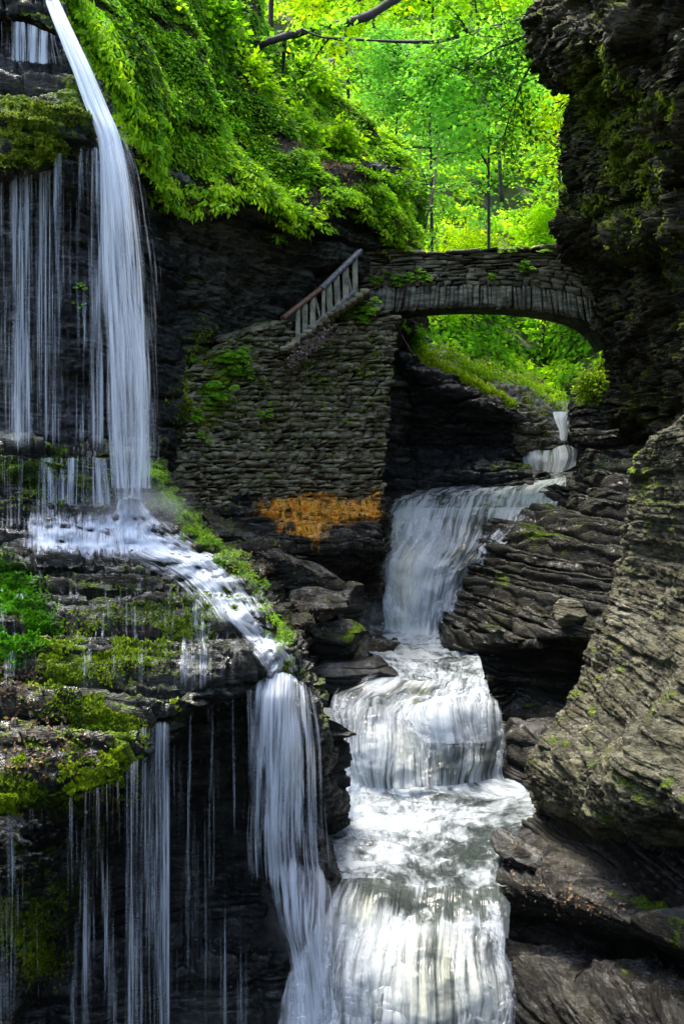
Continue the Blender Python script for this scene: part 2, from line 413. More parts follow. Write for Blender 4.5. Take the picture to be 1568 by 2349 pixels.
# --- lower right undercut with sweeping ledge
ctrl = [
 [(1230,1770,17.5),(1290,1780,16.6),(1380,1800,15.6),(1480,1830,14.4),(1720,1880,12.2)],
 [(1225,1870,15.6),(1290,1880,14.9),(1380,1905,14.2),(1480,1945,13.2),(1720,2020,11.2)],
 [(1190,1905,15.3),(1290,1960,14.2),(1380,2010,13.5),(1480,2060,12.5),(1720,2150,10.7)],
 [(1160,1960,14.6),(1260,2000,13.6),(1370,2045,12.9),(1480,2090,12.1),(1720,2180,10.3)],
 [(1135,2040,13.6),(1240,2052,13.0),(1350,2085,12.2),(1480,2130,11.3),(1720,2230,9.7)],
 [(1165,2075,13.7),(1250,2085,13.2),(1350,2110,12.4),(1480,2150,11.5),(1720,2255,9.9)],
 [(1165,2110,14.2),(1250,2120,14.0),(1350,2150,13.4),(1480,2180,12.6),(1720,2270,10.8)],
 [(1160,2180,14.0),(1250,2200,13.7),(1350,2212,13.2),(1480,2235,12.3),(1720,2290,10.6)],
 [(1160,2215,13.0),(1250,2230,12.6),(1350,2250,12.0),(1480,2272,11.3),(1720,2330,9.9)],
 [(1165,2330,12.4),(1250,2335,11.9),(1350,2345,11.3),(1480,2360,10.6),(1720,2400,9.3)],
 [(1165,2450,12.3),(1250,2460,11.8),(1350,2470,11.2),(1480,2490,10.5),(1720,2520,9.2)]]
rock('rock_ledge', ctrl, M['low'], 31, coarse=(0.26, 2.2, 0.20), fine=(0.06, 1.0, 0.075), slab=1.0, rough=0.03, step=2.6,
     moss=[(1500,2080,80,20,.5),(1540,2170,50,30,.5)], pale=[(1330,2060,90,22,.22)], label='wet undercut stone ledge sweeping along the lower right bank', cat='rock ledge')

# --- right middle ledges beside the upper fall
ctrl = [
 [(1295,1112,31),(1325,1100,30.5),(1345,1062,29.6),(1390,1050,28.3),(1480,1040,26.5)],
 [(1245,1142,28.2),(1302,1128,27.4),(1335,1108,26.6),(1380,1098,25.3),(1480,1090,24)],
 [(1205,1185,26.4),(1280,1170,26.1),(1310,1160,25.3),(1370,1150,24),(1480,1150,22.8)],
 [(1100,1228,25.6),(1190,1218,25.2),(1262,1210,24.3),(1340,1205,23.1),(1480,1205,21.5)],
 [(1060,1285,25.2),(1115,1272,24.6),(1210,1270,23.2),(1310,1270,22.0),(1480,1270,20.6)],
 [(1040,1360,24.8),(1075,1350,23.9),(1180,1345,22.4),(1290,1345,21.1),(1480,1345,19.8)],
 [(1000,1450,24.3),(1052,1440,22.7),(1160,1430,21.2),(1280,1425,20.0),(1480,1420,18.8)],
 [(990,1490,23.4),(1042,1478,21.7),(1150,1470,20.4),(1270,1465,19.3),(1480,1460,18.4)],
 [(1010,1530,22.5),(1080,1508,21.3),(1160,1500,20.9),(1270,1490,20.2),(1480,1490,18.8)],
 [(1040,1600,21.5),(1118,1590,20.6),(1180,1590,21.3),(1270,1580,21),(1480,1580,19)],
 [(1050,1690,20.5),(1128,1680,20.0),(1180,1680,20.2),(1260,1680,19.7),(1480,1680,18.2)],
 [(1050,1730,19.6),(1132,1710,18.8),(1190,1712,18.4),(1270,1715,18),(1480,1720,16.8)],
 [(1060,1800,18.6),(1150,1790,18.0),(1200,1800,17.4),(1270,1815,16.8),(1480,1830,15.5)],
 [(1060,1880,18.0),(1180,1870,17.2),(1230,1870,16.6),(1290,1880,16.2),(1480,1900,15.0)]]
rock('rock_ledge', ctrl, M['mid'], 37, coarse=(0.30, 1.6, 0.34), fine=(0.07, 0.7, 0.17), slab=1.15, rough=0.025, step=2.2, bulge=0.12, dip=(0.06, 0.0),
     moss=[(1230,1240,60,30,.35),(1150,1340,50,30,.35),(1240,1180,50,20,.3),(1150,1430,60,25,.2),(1210,1640,50,40,.2)], pale=[(1250,1390,60,30,.25),(1330,1110,90,30,.1)],
     label='stepped wet shale ledges between the upper cascade and the right cliff', cat='rock ledge')

# --- left upper mossy bulge
ctrl = [
 [(-120,-120,19),(20,-120,19),(90,-110,18.6),(110,-100,18.4),(135,-90,20)],
 [(-120,-40,16.6),(0,-40,16.6),(60,-30,16.4),(100,-20,16.4),(130,-20,18)],
 [(-120,18,15.3),(0,22,15.3),(70,38,15.2),(122,62,15.3),(145,60,17)],
 [(-120,36,15.9),(0,42,15.9),(70,58,15.8),(130,82,15.7),(150,80,17.2)],
 [(-120,95,16.2),(0,98,16.2),(70,108,16.1),(146,122,15.8),(168,122,17.3)],
 [(-120,128,15.9),(0,132,15.9),(80,140,15.8),(160,150,15.5),(182,150,17.2)],
 [(-120,200,15.1),(0,205,15.1),(90,210,15.1),(176,215,15.1),(204,215,17)],
 [(-120,280,14.4),(0,282,14.4),(100,275,14.5),(195,268,14.8),(226,268,17)],
 [(-120,350,13.8),(0,352,13.8),(92,338,14.0),(165,300,14.5),(238,325,16.6)],
 [(-120,378,14.0),(0,380,14.0),(95,362,14.3),(170,322,14.9),(242,345,16.8)],
 [(-120,400,15.6),(0,400,15.6),(95,385,15.8),(170,350,16.1),(250,370,17.2)],
 [(-120,470,16.6),(0,470,16.6),(95,470,16.7),(170,470,16.9),(260,470,17.6)]]
rock('rock_ledge', ctrl, M['ledge'], 41, coarse=(0.3, 0.5, 0.34), fine=(0.1, 0.25, 0.12), slab=1.0, rough=0.09, bulge=0.3, step=2.3,
     moss=[(170,250,60,50,.6),(70,300,80,40,.55),(30,60,200,30,.3),(90,350,60,20,.7),(0,240,60,30,.3)], label='mossy stepped ledge at the top left that the thin veil drips from', cat='rock ledge')

# --- wet dark wall behind the left falls
ctrl = []
for v, dy in ((330, 0.3), (420, 0.2), (600, 0), (800, -.1), (960, -.1), (1030, -.2), (1110, -.2)):
    ctrl.append([(-140, v, 17.0 + dy), (60, v, 17.0 + dy), (180, v, 17.2 + dy), (260, v, 17.9 + dy), (330, v, 19.2 + dy), (420, v, 21.8 + dy)])
rock('cliff', ctrl, M['dark'], 47, coarse=(0.45, 0.9, 0.3), fine=(0.11, 0.35, 0.1), rough=0.08, step=3.4, bulge=0.2,
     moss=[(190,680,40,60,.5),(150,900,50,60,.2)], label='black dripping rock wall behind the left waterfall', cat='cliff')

# --- left landing ledge and mossy slab
ctrl = [
 [(-140,1030,17.3),(50,1030,17.3),(150,1030,17.3),(250,1030,17.6),(325,1030,18.0),(350,1020,19),(375,1010,20.5)],
 [(-140,1043,15.5),(50,1043,15.6),(150,1044,15.7),(250,1046,15.8),(322,1044,16.0),(345,1050,17),(368,1060,19.2)],
 [(-140,1054,15.4),(50,1054,15.5),(150,1054,15.6),(250,1056,15.7),(330,1060,15.9),(360,1075,17),(385,1085,19.2)],
 [(-140,1140,15.2),(50,1142,15.3),(150,1145,15.4),(250,1148,15.5),(345,1140,15.7),(400,1150,16.9),(432,1155,19)],
 [(-140,1200,14.8),(50,1205,14.9),(160,1200,15.0),(260,1195,15.1),(365,1195,15.4),(435,1200,16.6),(468,1205,18.7)],
 [(-140,1262,14.3),(40,1258,14.4),(180,1255,14.5),(300,1255,14.6),(400,1250,14.9),(475,1248,16.1),(510,1255,18.2)],
 [(-140,1345,13.4),(60,1335,13.5),(200,1325,13.7),(340,1315,13.9),(480,1335,14.1),(560,1330,15.1),(602,1340,17.4)],
 [(-140,1455,12.5),(80,1450,12.6),(220,1440,12.8),(380,1415,13.1),(520,1420,13.4),(625,1425,14.2),(660,1440,16.6)],
 [(-140,1620,11.4),(80,1600,11.5),(240,1565,11.9),(400,1515,12.3),(560,1505,12.8),(672,1520,13.5),(704,1540,15.6)],
 [(-140,1845,10.0),(95,1815,10.2),(262,1762,10.6),(380,1632,11.5),(580,1545,12.3),(695,1600,13.0),(728,1650,15.0)],
 [(-140,1872,10.05),(95,1842,10.25),(276,1790,10.65),(386,1652,11.55),(584,1562,12.4),(702,1640,13.05),(748,1690,14.6)],
 [(-140,1880,11.4),(95,1850,11.6),(268,1800,11.9),(386,1668,12.8),(590,1590,13.3),(708,1690,13.5),(765,1735,14.5)]]
rock('rock_ledge', ctrl, M['ledge'], 53, coarse=(0.26, 0.7, 0.36), fine=(0.085, 0.26, 0.17), slab=1.1, rough=0.06, bulge=0.10, step=2.2, maxn=1200,
     moss=[(230,1700,60,40,.75),(285,1740,30,40,.6),(40,1430,80,60,.3),(60,1830,120,25,.7),(370,1620,40,30,.4),(120,1560,90,50,.35),(90,1090,140,40,.35),(420,1440,60,40,.2),(360,1130,25,60,.5),(450,1230,40,40,.35),(560,1310,30,40,.4),(250,1400,80,40,.15),(30,1230,60,40,-.6),(200,1230,120,25,-.7)],
     pale=[(380,1040,20,12,.9),(295,1046,40,10,.9)], label='broad mossy shale slab in layered steps on the left', cat='rock ledge')

# --- dark recess under the slab
ctrl = [
 [(-140,1750,13.2),(100,1730,13.4),(260,1700,13.6),(400,1620,13.9),(600,1545,14.3),(715,1600,14.7),(800,1680,15.5)],
 [(-140,1900,13.4),(100,1900,13.6),(260,1880,13.9),(400,1850,14.2),(580,1840,14.6),(700,1860,15),(800,1880,15.7)],
 [(-140,2050,13.4),(100,2050,13.6),(260,2050,14),(400,2050,14.3),(560,2050,14.6),(680,2050,14.7),(800,2050,15.2)],
 [(-140,2180,13.0),(100,2180,13.2),(260,2180,13.5),(400,2180,13.8),(560,2170,14.0),(680,2170,14.1),(800,2170,14.4)],
 [(-140,2260,12.6),(100,2260,12.8),(260,2260,13.0),(400,2250,13.2),(560,2240,13.4),(680,2240,13.5),(800,2240,13.7)],
 [(-140,2460,12.0),(100,2460,12.2),(260,2460,12.4),(400,2460,12.6),(560,2460,12.7),(680,2460,12.8),(800,2460,13)]]
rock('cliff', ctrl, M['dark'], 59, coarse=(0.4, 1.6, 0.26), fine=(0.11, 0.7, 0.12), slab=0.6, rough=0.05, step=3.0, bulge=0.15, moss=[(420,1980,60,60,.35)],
     label='black undercut rock face below the mossy slab', cat='cliff')

# --- mossy rock shoulder in the lower left corner
ctrl = [
 [(-140,1835,13.3),(60,1830,13.3),(180,1815,13.4),(280,1800,13.6),(340,1790,13.9)],
 [(-140,1900,12.2),(60,1895,12.3),(170,1885,12.6),(260,1880,13.1),(320,1880,13.9)],
 [(-140,1990,11.6),(50,1985,11.7),(140,1980,12.1),(215,1985,12.7),(262,1990,13.8)],
 [(-140,2080,11.3),(20,2078,11.4),(100,2075,11.8),(165,2078,12.3),(200,2085,13.6)],
 [(-140,2170,11.1),(0,2165,11.2),(60,2160,11.5),(118,2160,12),(140,2165,13.4)],
 [(-140,2260,10.9),(-20,2255,11),(30,2250,11.3),(75,2250,11.7),(95,2255,13.2)],
 [(-140,2360,10.8),(-60,2355,10.9),(-20,2350,11.2),(20,2345,11.6),(40,2350,13)]]
rock('rock_outcrop', ctrl, M['ledge'], 61, coarse=(0.3, 0.6, 0.2), fine=(0.1, 0.3, 0.09), slab=0.5, rough=0.10, bulge=0.2, step=2.6,
     moss=[(60,2100,90,60,.5),(100,2200,40,40,.6),(0,2000,60,60,.2)], pale=[(60,2230,50,30,.4),(120,2000,60,60,.1)], label='mossy rock shoulder under the slab in the lower left corner', cat='rock', kind=None)

# --- dark rock rib between the left stream and the pools
ctrl = [
 [(640,1530,14.6),(680,1560,13.9),(700,1575,14.1),(715,1590,15.2),(725,1600,17)],
 [(640,1640,14.0),(690,1640,13.4),(728,1650,13.8),(742,1660,15.2),(752,1670,17)],
 [(620,1720,13.8),(690,1715,13.4),(745,1718,13.7),(768,1722,15.0),(775,1730,17)],
 [(620,1790,13.8),(690,1785,13.5),(730,1780,13.8),(752,1778,15.0),(760,1780,17)],
 [(620,1850,13.8),(690,1845,13.6),(745,1842,13.7),(776,1845,14.6),(790,1850,16.2)],
 [(600,1890,13.9),(640,1888,13.8),(680,1886,13.9),(705,1885,14.5),(730,1885,15.9)],
 [(600,1925,13.8),(650,1925,13.4),(700,1925,13.4),(742,1930,13.7),(760,1935,15.2)],
 [(600,1985,13.6),(660,1985,13.1),(720,1985,13.0),(770,1985,13.2),(785,1990,14.4)],
 [(600,2030,13.6),(660,2030,13.2),(720,2030,13.1),(775,2028,13.2),(792,2030,14)],
 [(600,2120,13.6),(650,2120,13.5),(690,2120,13.4),(715,2120,13.5),(740,2120,14)]]
rock('rock_outcrop', ctrl, M['dark'], 67, coarse=(0.4, 0.6, 0.15), fine=(0.12, 0.3, 0.08), slab=0.4, rough=0.07, bulge=0.12, step=2.6,
     label='black wet rock rib between the left runoff and the middle pools', cat='rock', kind=None)

# --- rock bank under the masonry wall with the orange seep
ctrl = [
 [(380,1120,22.2),(440,1140,22.4),(520,1140,23.4),(650,1140,24.4),(780,1140,25.2),(872,1150,25.6),(900,1150,28)],
 [(400,1150,20.6),(450,1160,21.3),(520,1160,22.3),(650,1158,23.3),(780,1155,24.0),(876,1160,24.5),(902,1165,27)],
 [(430,1200,19.4),(480,1205,20.6),(560,1205,21.7),(660,1205,22.6),(780,1205,23.3),(878,1205,23.9),(902,1205,27)],
 [(470,1250,18.6),(520,1252,20.0),(590,1252,21.0),(680,1250,21.9),(785,1250,22.7),(878,1248,23.4),(902,1250,27)],
 [(510,1290,17.8),(560,1290,19.2),(620,1285,20.6),(690,1270,21.9),(790,1268,22.8),(878,1262,23.6),(902,1262,27)],
 [(560,1340,17.2),(600,1340,18.6),(650,1335,20.4),(710,1330,22.6),(800,1320,25.4),(882,1310,26),(905,1300,28)],
 [(600,1400,16.6),(640,1400,18.1),(680,1400,19.8),(730,1400,22.0),(810,1400,25.8),(884,1400,26.4),(905,1400,28)],
 [(640,1470,16.0),(670,1470,17.5),(700,1470,19.3),(740,1470,21.5),(830,1470,24.2),(884,1465,24.8),(905,1465,27)],
 [(670,1540,15.6),(690,1540,17.0),(710,1545,18.8),(740,1550,20.3),(830,1520,21),(890,1500,22),(905,1500,25)],
 [(680,1640,15.3),(700,1640,16.6),(715,1640,18.3),(740,1640,19.5),(800,1620,19.6),(860,1600,20),(905,1600,22)]]
rock('rock_ledge', ctrl, M['mid'], 71, coarse=(0.30, 1.6, 0.30), fine=(0.08, 0.7, 0.12), slab=0.9, rough=0.04, bulge=0.18, step=2.3,
     moss=[(470,1180,40,30,.3),(530,1290,30,30,.3),(600,1380,30,30,.2)], stain=[(620,1175,45,22,.8),(680,1185,50,34,1),(722,1215,20,44,1),(790,1180,70,26,.9),(855,1175,25,30,.7),(690,1215,40,34,.6),(770,1220,60,26,.4)],
     pale=[(620,1300,50,30,.25),(560,1230,50,20,.15),(860,1230,20,40,.35)], label='layered rock bank with an orange seep below the masonry wall', cat='rock ledge')

# --- dark cliff under the left slope, behind the stairs
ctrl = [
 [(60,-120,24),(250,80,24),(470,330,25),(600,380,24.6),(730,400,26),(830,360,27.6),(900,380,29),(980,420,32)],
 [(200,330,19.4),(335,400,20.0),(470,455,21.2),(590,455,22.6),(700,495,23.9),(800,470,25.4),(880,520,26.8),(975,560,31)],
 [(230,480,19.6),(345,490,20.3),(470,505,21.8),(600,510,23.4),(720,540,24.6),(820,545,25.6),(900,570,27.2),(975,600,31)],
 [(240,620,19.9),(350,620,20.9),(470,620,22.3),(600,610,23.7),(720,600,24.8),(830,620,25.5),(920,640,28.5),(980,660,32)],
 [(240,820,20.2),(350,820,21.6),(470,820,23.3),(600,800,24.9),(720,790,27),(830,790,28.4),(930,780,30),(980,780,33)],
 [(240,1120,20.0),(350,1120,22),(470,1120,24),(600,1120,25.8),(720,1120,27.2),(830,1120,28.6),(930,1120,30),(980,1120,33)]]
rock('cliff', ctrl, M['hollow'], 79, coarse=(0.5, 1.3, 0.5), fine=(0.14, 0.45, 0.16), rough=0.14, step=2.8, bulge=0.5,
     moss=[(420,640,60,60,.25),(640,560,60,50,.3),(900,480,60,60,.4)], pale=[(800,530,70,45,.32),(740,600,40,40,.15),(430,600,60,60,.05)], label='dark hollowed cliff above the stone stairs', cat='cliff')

# --- gorge behind the bridge
ctrl = [
 [(850,790,31),(915,805,30),(960,835,29.6),(1020,862,29.6),(1090,895,29.8),(1160,925,30.2),(1190,955,31.5)],
 [(850,840,30.2),(915,840,29.4),(960,862,29.0),(1020,888,29.0),(1090,922,29.2),(1165,950,29.8),(1195,975,31.5)],
 [(850,900,30.4),(915,900,29.9),(960,910,29.7),(1020,930,29.7),(1090,950,29.8),(1168,975,30.2),(1190,1000,31.8)],
 [(850,1020,31),(915,1020,30.9),(960,1020,30.8),(1020,1020,30.7),(1090,1020,30.7),(1165,1030,30.6),(1195,1035,31.8)],
 [(850,1058,30.2),(915,1062,29.9),(960,1062,29.7),(1020,1060,29.6),(1090,1060,29.5),(1160,1066,29.9),(1200,1080,31.2)],
 [(850,1082,29.2),(915,1085,28.9),(960,1085,28.8),(1020,1085,28.7),(1090,1085,28.6),(1190,1094,28.9),(1256,1103,29.4)],
 [(850,1140,28.6),(915,1140,28.4),(960,1138,28.4),(1020,1130,28.5),(1090,1125,28.6),(1190,1118,28.6),(1262,1112,29.2)],
 [(850,1220,28),(915,1220,27.5),(960,1220,27.5),(1020,1220,27.5),(1090,1220,27.5),(1190,1220,27.5),(1262,1220,28)]]
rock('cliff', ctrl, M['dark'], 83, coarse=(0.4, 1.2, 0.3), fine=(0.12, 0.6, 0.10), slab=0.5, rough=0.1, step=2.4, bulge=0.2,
     moss=[(1210,1080,60,16,.7),(1130,1075,60,12,.4)], label='black undercut rock alcove seen beneath the bridge arch', cat='cliff')
ctrl = [
 [(880,640,36),(960,760,35),(1080,850,36),(1200,890,38),(1270,930,40),(1330,930,41),(1460,900,40)],
 [(880,760,32.5),(940,810,31.6),(1060,872,32),(1180,900,34),(1265,935,36.5),(1300,955,38),(1460,940,38)],
 [(900,812,30.8),(950,838,30.2),(1050,882,30.3),(1165,935,31),(1240,960,33),(1285,985,35.5),(1460,980,36)],
 [(930,860,31),(980,880,30.6),(1080,915,30.8),(1172,975,31.2),(1235,1000,32.6),(1290,1020,34),(1460,1010,34)],
 [(960,960,32.5),(1000,960,32.5),(1100,970,32.5),(1180,1030,31),(1225,1040,31.8),(1290,1045,33),(1460,1040,33)],
 [(960,1100,33),(1000,1100,33),(1100,1100,33),(1190,1090,32.8),(1225,1092,33.2),(1290,1095,33.4),(1460,1095,33.4)]]
rock('rock_outcrop', ctrl, M['bank'], 89, coarse=(0.3, 0.8, 0.35), fine=(0.1, 0.4, 0.14), slab=0.8, rough=0.1, step=2.4, bulge=0.25,
     moss=[(1100,880,90,40,.3),(1230,1000,40,30,.25),(1000,840,60,40,.3)], pale=[(1210,950,50,40,.4),(1200,1000,40,30,.3)], label='sunlit layered rock bank beyond the arch beside the small far fall', cat='rock', kind=None)
ctrl = [
 [(1305,900,34),(1318,905,32),(1360,900,31),(1420,900,30),(1480,900,29)],
 [(1303,935,33),(1314,945,31),(1360,940,30),(1410,935,29),(1480,930,28)],
 [(1305,1000,33),(1314,1000,31),(1360,1000,29.8),(1420,1005,28.6),(1480,1000,27.6)],
 [(1318,1035,32.4),(1332,1040,30.8),(1360,1040,29.6),(1425,1030,28.4),(1480,1030,27.4)],
 [(1322,1070,31.5),(1338,1075,30.4),(1360,1072,29.4),(1430,1068,28.2),(1480,1065,27.2)]]
rock('rock_outcrop', ctrl, M['mid'], 97, coarse=(0.3, 0.8, 0.3), fine=(0.1, 0.4, 0.12), slab=0.6, rough=0.08, step=2.6,
     moss=[(1350,920,50,30,.5)], label='dark squared rock block right of the far trickle under the bridge', cat='rock', kind=None)

# ------------------------------------------------------------------ surface sampler (nearest rock along a direction) for draping water and rooting plants
CELL = 4.0
GX, GY = int(1900 / CELL), int(2700 / CELL)
ZB = np.full((GY, GX), 1e6)
def rebuild():
    global ZB
    Z = np.full(GY * GX, 1e6)
    for a in SURF:
        i = ((a[:, 0] + 150) / CELL).astype(int); j = ((a[:, 1] + 200) / CELL).astype(int)
        ok = (i >= 0) & (i < GX) & (j >= 0) & (j < GY)
        np.minimum.at(Z, j[ok] * GX + i[ok], a[ok, 2])
    Z = Z.reshape(GY, GX)
    for _ in range(4):
        bad = Z > 1e5
        nb = np.minimum.reduce([np.roll(Z, s, ax) for s in (1, -1) for ax in (0, 1)])
        Z[bad] = nb[bad]
    ZB = Z
rebuild()
def sY(u, v):
    i = np.clip(((np.asarray(u) + 150) / CELL).astype(int), 0, GX - 1); j = np.clip(((np.asarray(v) + 200) / CELL).astype(int), 0, GY - 1)
    return ZB[j, i]

# ================================================================== SLOPES
FACES = {}
def slope(name, ctrl, mat, seed, amp=0.5, step=6, label=None, cat=None):
    D = dense(ctrl, step); W = P(D[..., 0], D[..., 1], D[..., 2]); n = normals(W)
    W = W + n * (amp * fbm(W, 4, seed, 0.6))[..., None]
    R, C = D.shape[:2]
    o = mesh_obj(name, W.reshape(-1, 3), grid_faces(R, C), mat)
    tag(o, label, cat, kind='structure')
    return D, W, n

B_CTRL = [[(80,-90,16.6),(176,90,17.0),(236,210,17.6),(308,340,18.6),(398,462,20.0),(560,447,21.8),(700,500,23.2),(790,470,24.8),(872,540,26.2),(935,585,27.4)],
          [(110,-130,18),(240,10,18.4),(310,110,19),(385,230,20),(470,350,21.5),(600,370,23.2),(720,420,24.6),(805,430,26),(885,480,27.4),(945,545,28.6)],
          [(160,-200,21),(330,-110,21.5),(410,-20,22.5),(480,90,23.5),(560,230,24.5),(660,270,26),(760,340,27.2),(840,375,28.4),(915,425,29.6),(958,520,30.6)],
          [(220,-320,25),(420,-260,26),(520,-180,27),(580,-60,28),(660,90,29),(740,190,30),(820,270,31),(890,330,32),(940,400,33),(975,500,33.5)]]
DB, WB, nB = slope('hill', B_CTRL, M['soil'], 101, 0.75, 5, 'steep fern-covered gorge slope rising left of the bridge', 'hillside')
A_CTRL = [[(560,1080,38),(800,1080,38),(1000,1080,38),(1150,1080,40),(1300,1080,41),(1500,1080,38),(1700,1080,34)],
          [(560,820,40),(800,830,40),(1000,860,40),(1150,900,42),(1270,930,43),(1380,900,40),(1700,800,36)],
          [(560,560,46),(800,580,46),(1000,610,47),(1150,650,49),(1280,680,50),(1400,600,47),(1700,500,42)],
          [(560,250,55),(800,280,56),(1000,320,57),(1150,360,58),(1280,380,58),(1400,300,55),(1700,200,50)],
          [(500,-60,64),(800,-40,66),(1000,-20,67),(1150,0,68),(1280,0,68),(1400,-60,64),(1700,-100,60)],
          [(400,-420,74),(800,-400,76),(1000,-400,78),(1150,-400,78),(1280,-400,78),(1400,-420,74),(1700,-450,70)]]
DA, WA, nA = slope('hill', A_CTRL, M['soilfar'], 103, 1.2, 7, 'far wooded gorge side behind the bridge', 'hillside')

# ------------------------------------------------------------------ leaves
def leaf_mesh(C, D, Nn, L, Wd, colr, fold=0.25):
    """one folded leaf per centre C, pointing along D, facing Nn"""
    D = D / (np.linalg.norm(D, axis=1, keepdims=True) + 1e-9)
    S = np.cross(D, Nn); S /= np.linalg.norm(S, axis=1, keepdims=True) + 1e-9
    Nn = np.cross(S, D)
    L = L[:, None]; Wd = Wd[:, None]
    b = C - D * L * .5; t = C + D * L * .5 - Nn * L * 0.12
    l = C - S * Wd * .5 - D * L * .08 - Nn * Wd * fold; r = C + S * Wd * .5 - D * L * .08 - Nn * Wd * fold
    V = np.stack([b, r, t, l], 1).reshape(-1, 3)
    i = np.arange(len(C))[:, None] * 4
    Fc = np.concatenate([i + [0, 1, 2], i + [0, 2, 3]])
    return V, Fc, np.repeat(colr, 4, 0)

def leaves_obj(name, parts, mat, parent=None, loc=None):
    V, Fc, Cc, o = [], [], [], 0
    for v, f, c in parts:
        V.append(v); Fc.append(f + o); Cc.append(c); o += len(v)
    return mesh_obj(name, np.concatenate(V), np.concatenate(Fc), mat, parent, smooth=False, attrs={'lc': np.concatenate(Cc)}, loc=loc)

def greens(n, c1, c2, jit=0.25, r=rng):
    t = r.random((n, 1)); c = np.array(c1) * (1 - t) + np.array(c2) * t
    return np.clip(c * (1 + jit * r.normal(size=(n, 1))), 0.002, 1)

def unit(v): return v / (np.linalg.norm(v, axis=-1, keepdims=True) + 1e-9)

def sample_surface(W, n, num, r=rng):
    R, C = W.shape[:2]
    e1 = W[1:, :-1] - W[:-1, :-1]; e2 = W[:-1, 1:] - W[:-1, :-1]
    ar = np.linalg.norm(np.cross(e1, e2), axis=-1).ravel()
    k = r.choice(len(ar), num, p=ar / ar.sum()); i, j = k // (C - 1), k % (C - 1)
    a, b = r.random((num, 1)), r.random((num, 1))
    p = W[i, j] + a * e1[i, j] + b * e2[i, j]
    return p, n[i, j], i, j

def clumps(pc, nc, per, rad, size, c1, c2, aspect=0.38, droop=0.5, r=rng, tone=None, tilt=0.0, up=None):
    """tufts of fronds arching out of the centres pc"""
    m = len(pc)
    k = np.repeat(np.arange(m), per)
    N_ = len(k)
    up = np.array([0, 0, 1.0])
    th = r.random(N_) * 2 * np.pi
    rr = np.sqrt(r.random(N_)) * rad * np.repeat(r.uniform(.6, 1.3, m), per)
    n = unit(nc[k] * 0.7 + up * 0.5)
    a = unit(np.cross(n, np.tile([0.3, 0.9, 0.2], (N_, 1)))); b = np.cross(n, a)
    rad_dir = a * np.cos(th)[:, None] + b * np.sin(th)[:, None]
    h = (1 - (rr / (rad * 1.4)) ** 2) * rad * 0.55
    c = pc[k] + rad_dir * rr[:, None] + n * h[:, None] + r.normal(size=(N_, 3)) * rad * 0.12
    d = unit(rad_dir + n * (0.5 - droop * 1.4 * (rr / rad))[:, None] + np.array([0, 0, -droop * .4]) + r.normal(size=(N_, 3)) * 0.35)
    nn = unit(n + 0.6 * rad_dir + r.normal(size=(N_, 3)) * 0.45)
    L = size * r.uniform(.6, 1.4, N_)
    cl = greens(m, c1, c2, 0.12, r)[k] * r.uniform(.75, 1.25, (N_, 1))
    if tone is not None: cl = cl * tone[k][:, None]
    return leaf_mesh(c, d, nn, L, L * aspect, np.clip(cl, .002, 1))

G1, G2, G3, G4 = (0.035, 0.12, 0.003), (0.13, 0.32, 0.004), (0.34, 0.52, 0.008), (0.07, 0.24, 0.05)

# ferny ground cover of the left slope
pc, nc, ii, jj = sample_surface(WB, nB, 17000)
q = np.stack([pc[:, 0] + 0.6 * pc[:, 2], pc[:, 1] * 0.4, pc[:, 2] - 0.3 * pc[:, 0]], -1)
dn = fbm(q * np.array([0.9, 1.0, 2.2]), 4, 5)
tfrac = ii / WB.shape[0]
keep = (dn > -0.16)
pc, nc, dn, tfrac = pc[keep], nc[keep], dn[keep], tfrac[keep]
bright = fbm(pc, 3, 9, 0.45)
hi = bright + .35 * rng.normal(size=len(bright)) > 0.1
parts = [clumps(pc[~hi], nc[~hi], 22, 0.22, 0.10, G1, G2, 0.5, 0.4, tone=(.55 + .9 * np.clip(.5 + fbm(pc[~hi], 3, 77, .9), 0, 1))),
         clumps(pc[hi], nc[hi], 24, 0.22, 0.10, G2, G3, 0.48, 0.4, tone=(.75 + .6 * np.clip(.5 + fbm(pc[hi], 3, 77, .9), 0, 1)))]
# fringe hanging over the lip of the rock
e = rng.random(480); j = (e * (WB.shape[1] - 1)).astype(int)
pe = WB[0, j] + rng.normal(size=(480, 3)) * 0.16; ne = nB[0, j]
parts.append(clumps(pe, ne, 22, 0.22, 0.12, G2, G3, 0.4, .9))
o = leaves_obj('foliage', parts, M['fern']); tag(o, 'dense bright green ferns and herbs covering the left gorge slope', 'ferns', kind='stuff')
# brown dead leaves and twigs lying between
pc, nc, ii, jj = sample_surface(WB, nB, 16000)
o = leaves_obj('leaf_litter', [leaf_mesh(pc + nc * .04, unit(rng.normal(size=pc.shape)), unit(nc + .5 * rng.normal(size=pc.shape)), rng.uniform(.07, .16, len(pc)), rng.uniform(.04, .09, len(pc)), greens(len(pc), (.03, .02, .01), (.16, .10, .06)))], M['fern'])
tag(o, 'brown dead leaves lying between the ferns of the left slope', 'leaf litter', kind='stuff')

# far undergrowth
pc, nc, ii, jj = sample_surface(WA, nA, 14000)
br = fbm(pc, 3, 19, 0.18)
keep = fbm(pc, 3, 29, 0.3) > -0.34
pc, nc, br = pc[keep], nc[keep], br[keep]
hi = br > 0.0
parts = [clumps(pc[~hi], nc[~hi], 16, 0.6, 0.26, (.10, .26, .006), (.20, .44, .01), 0.55, 0.5), clumps(pc[hi], nc[hi], 18, 0.65, 0.26, (.26, .50, .008), (.50, .70, .02), 0.55, 0.5)]
o = leaves_obj('undergrowth', parts, M['leaf']); tag(o, 'leafy undergrowth filling the far gorge side behind the bridge', 'undergrowth', kind='stuff')

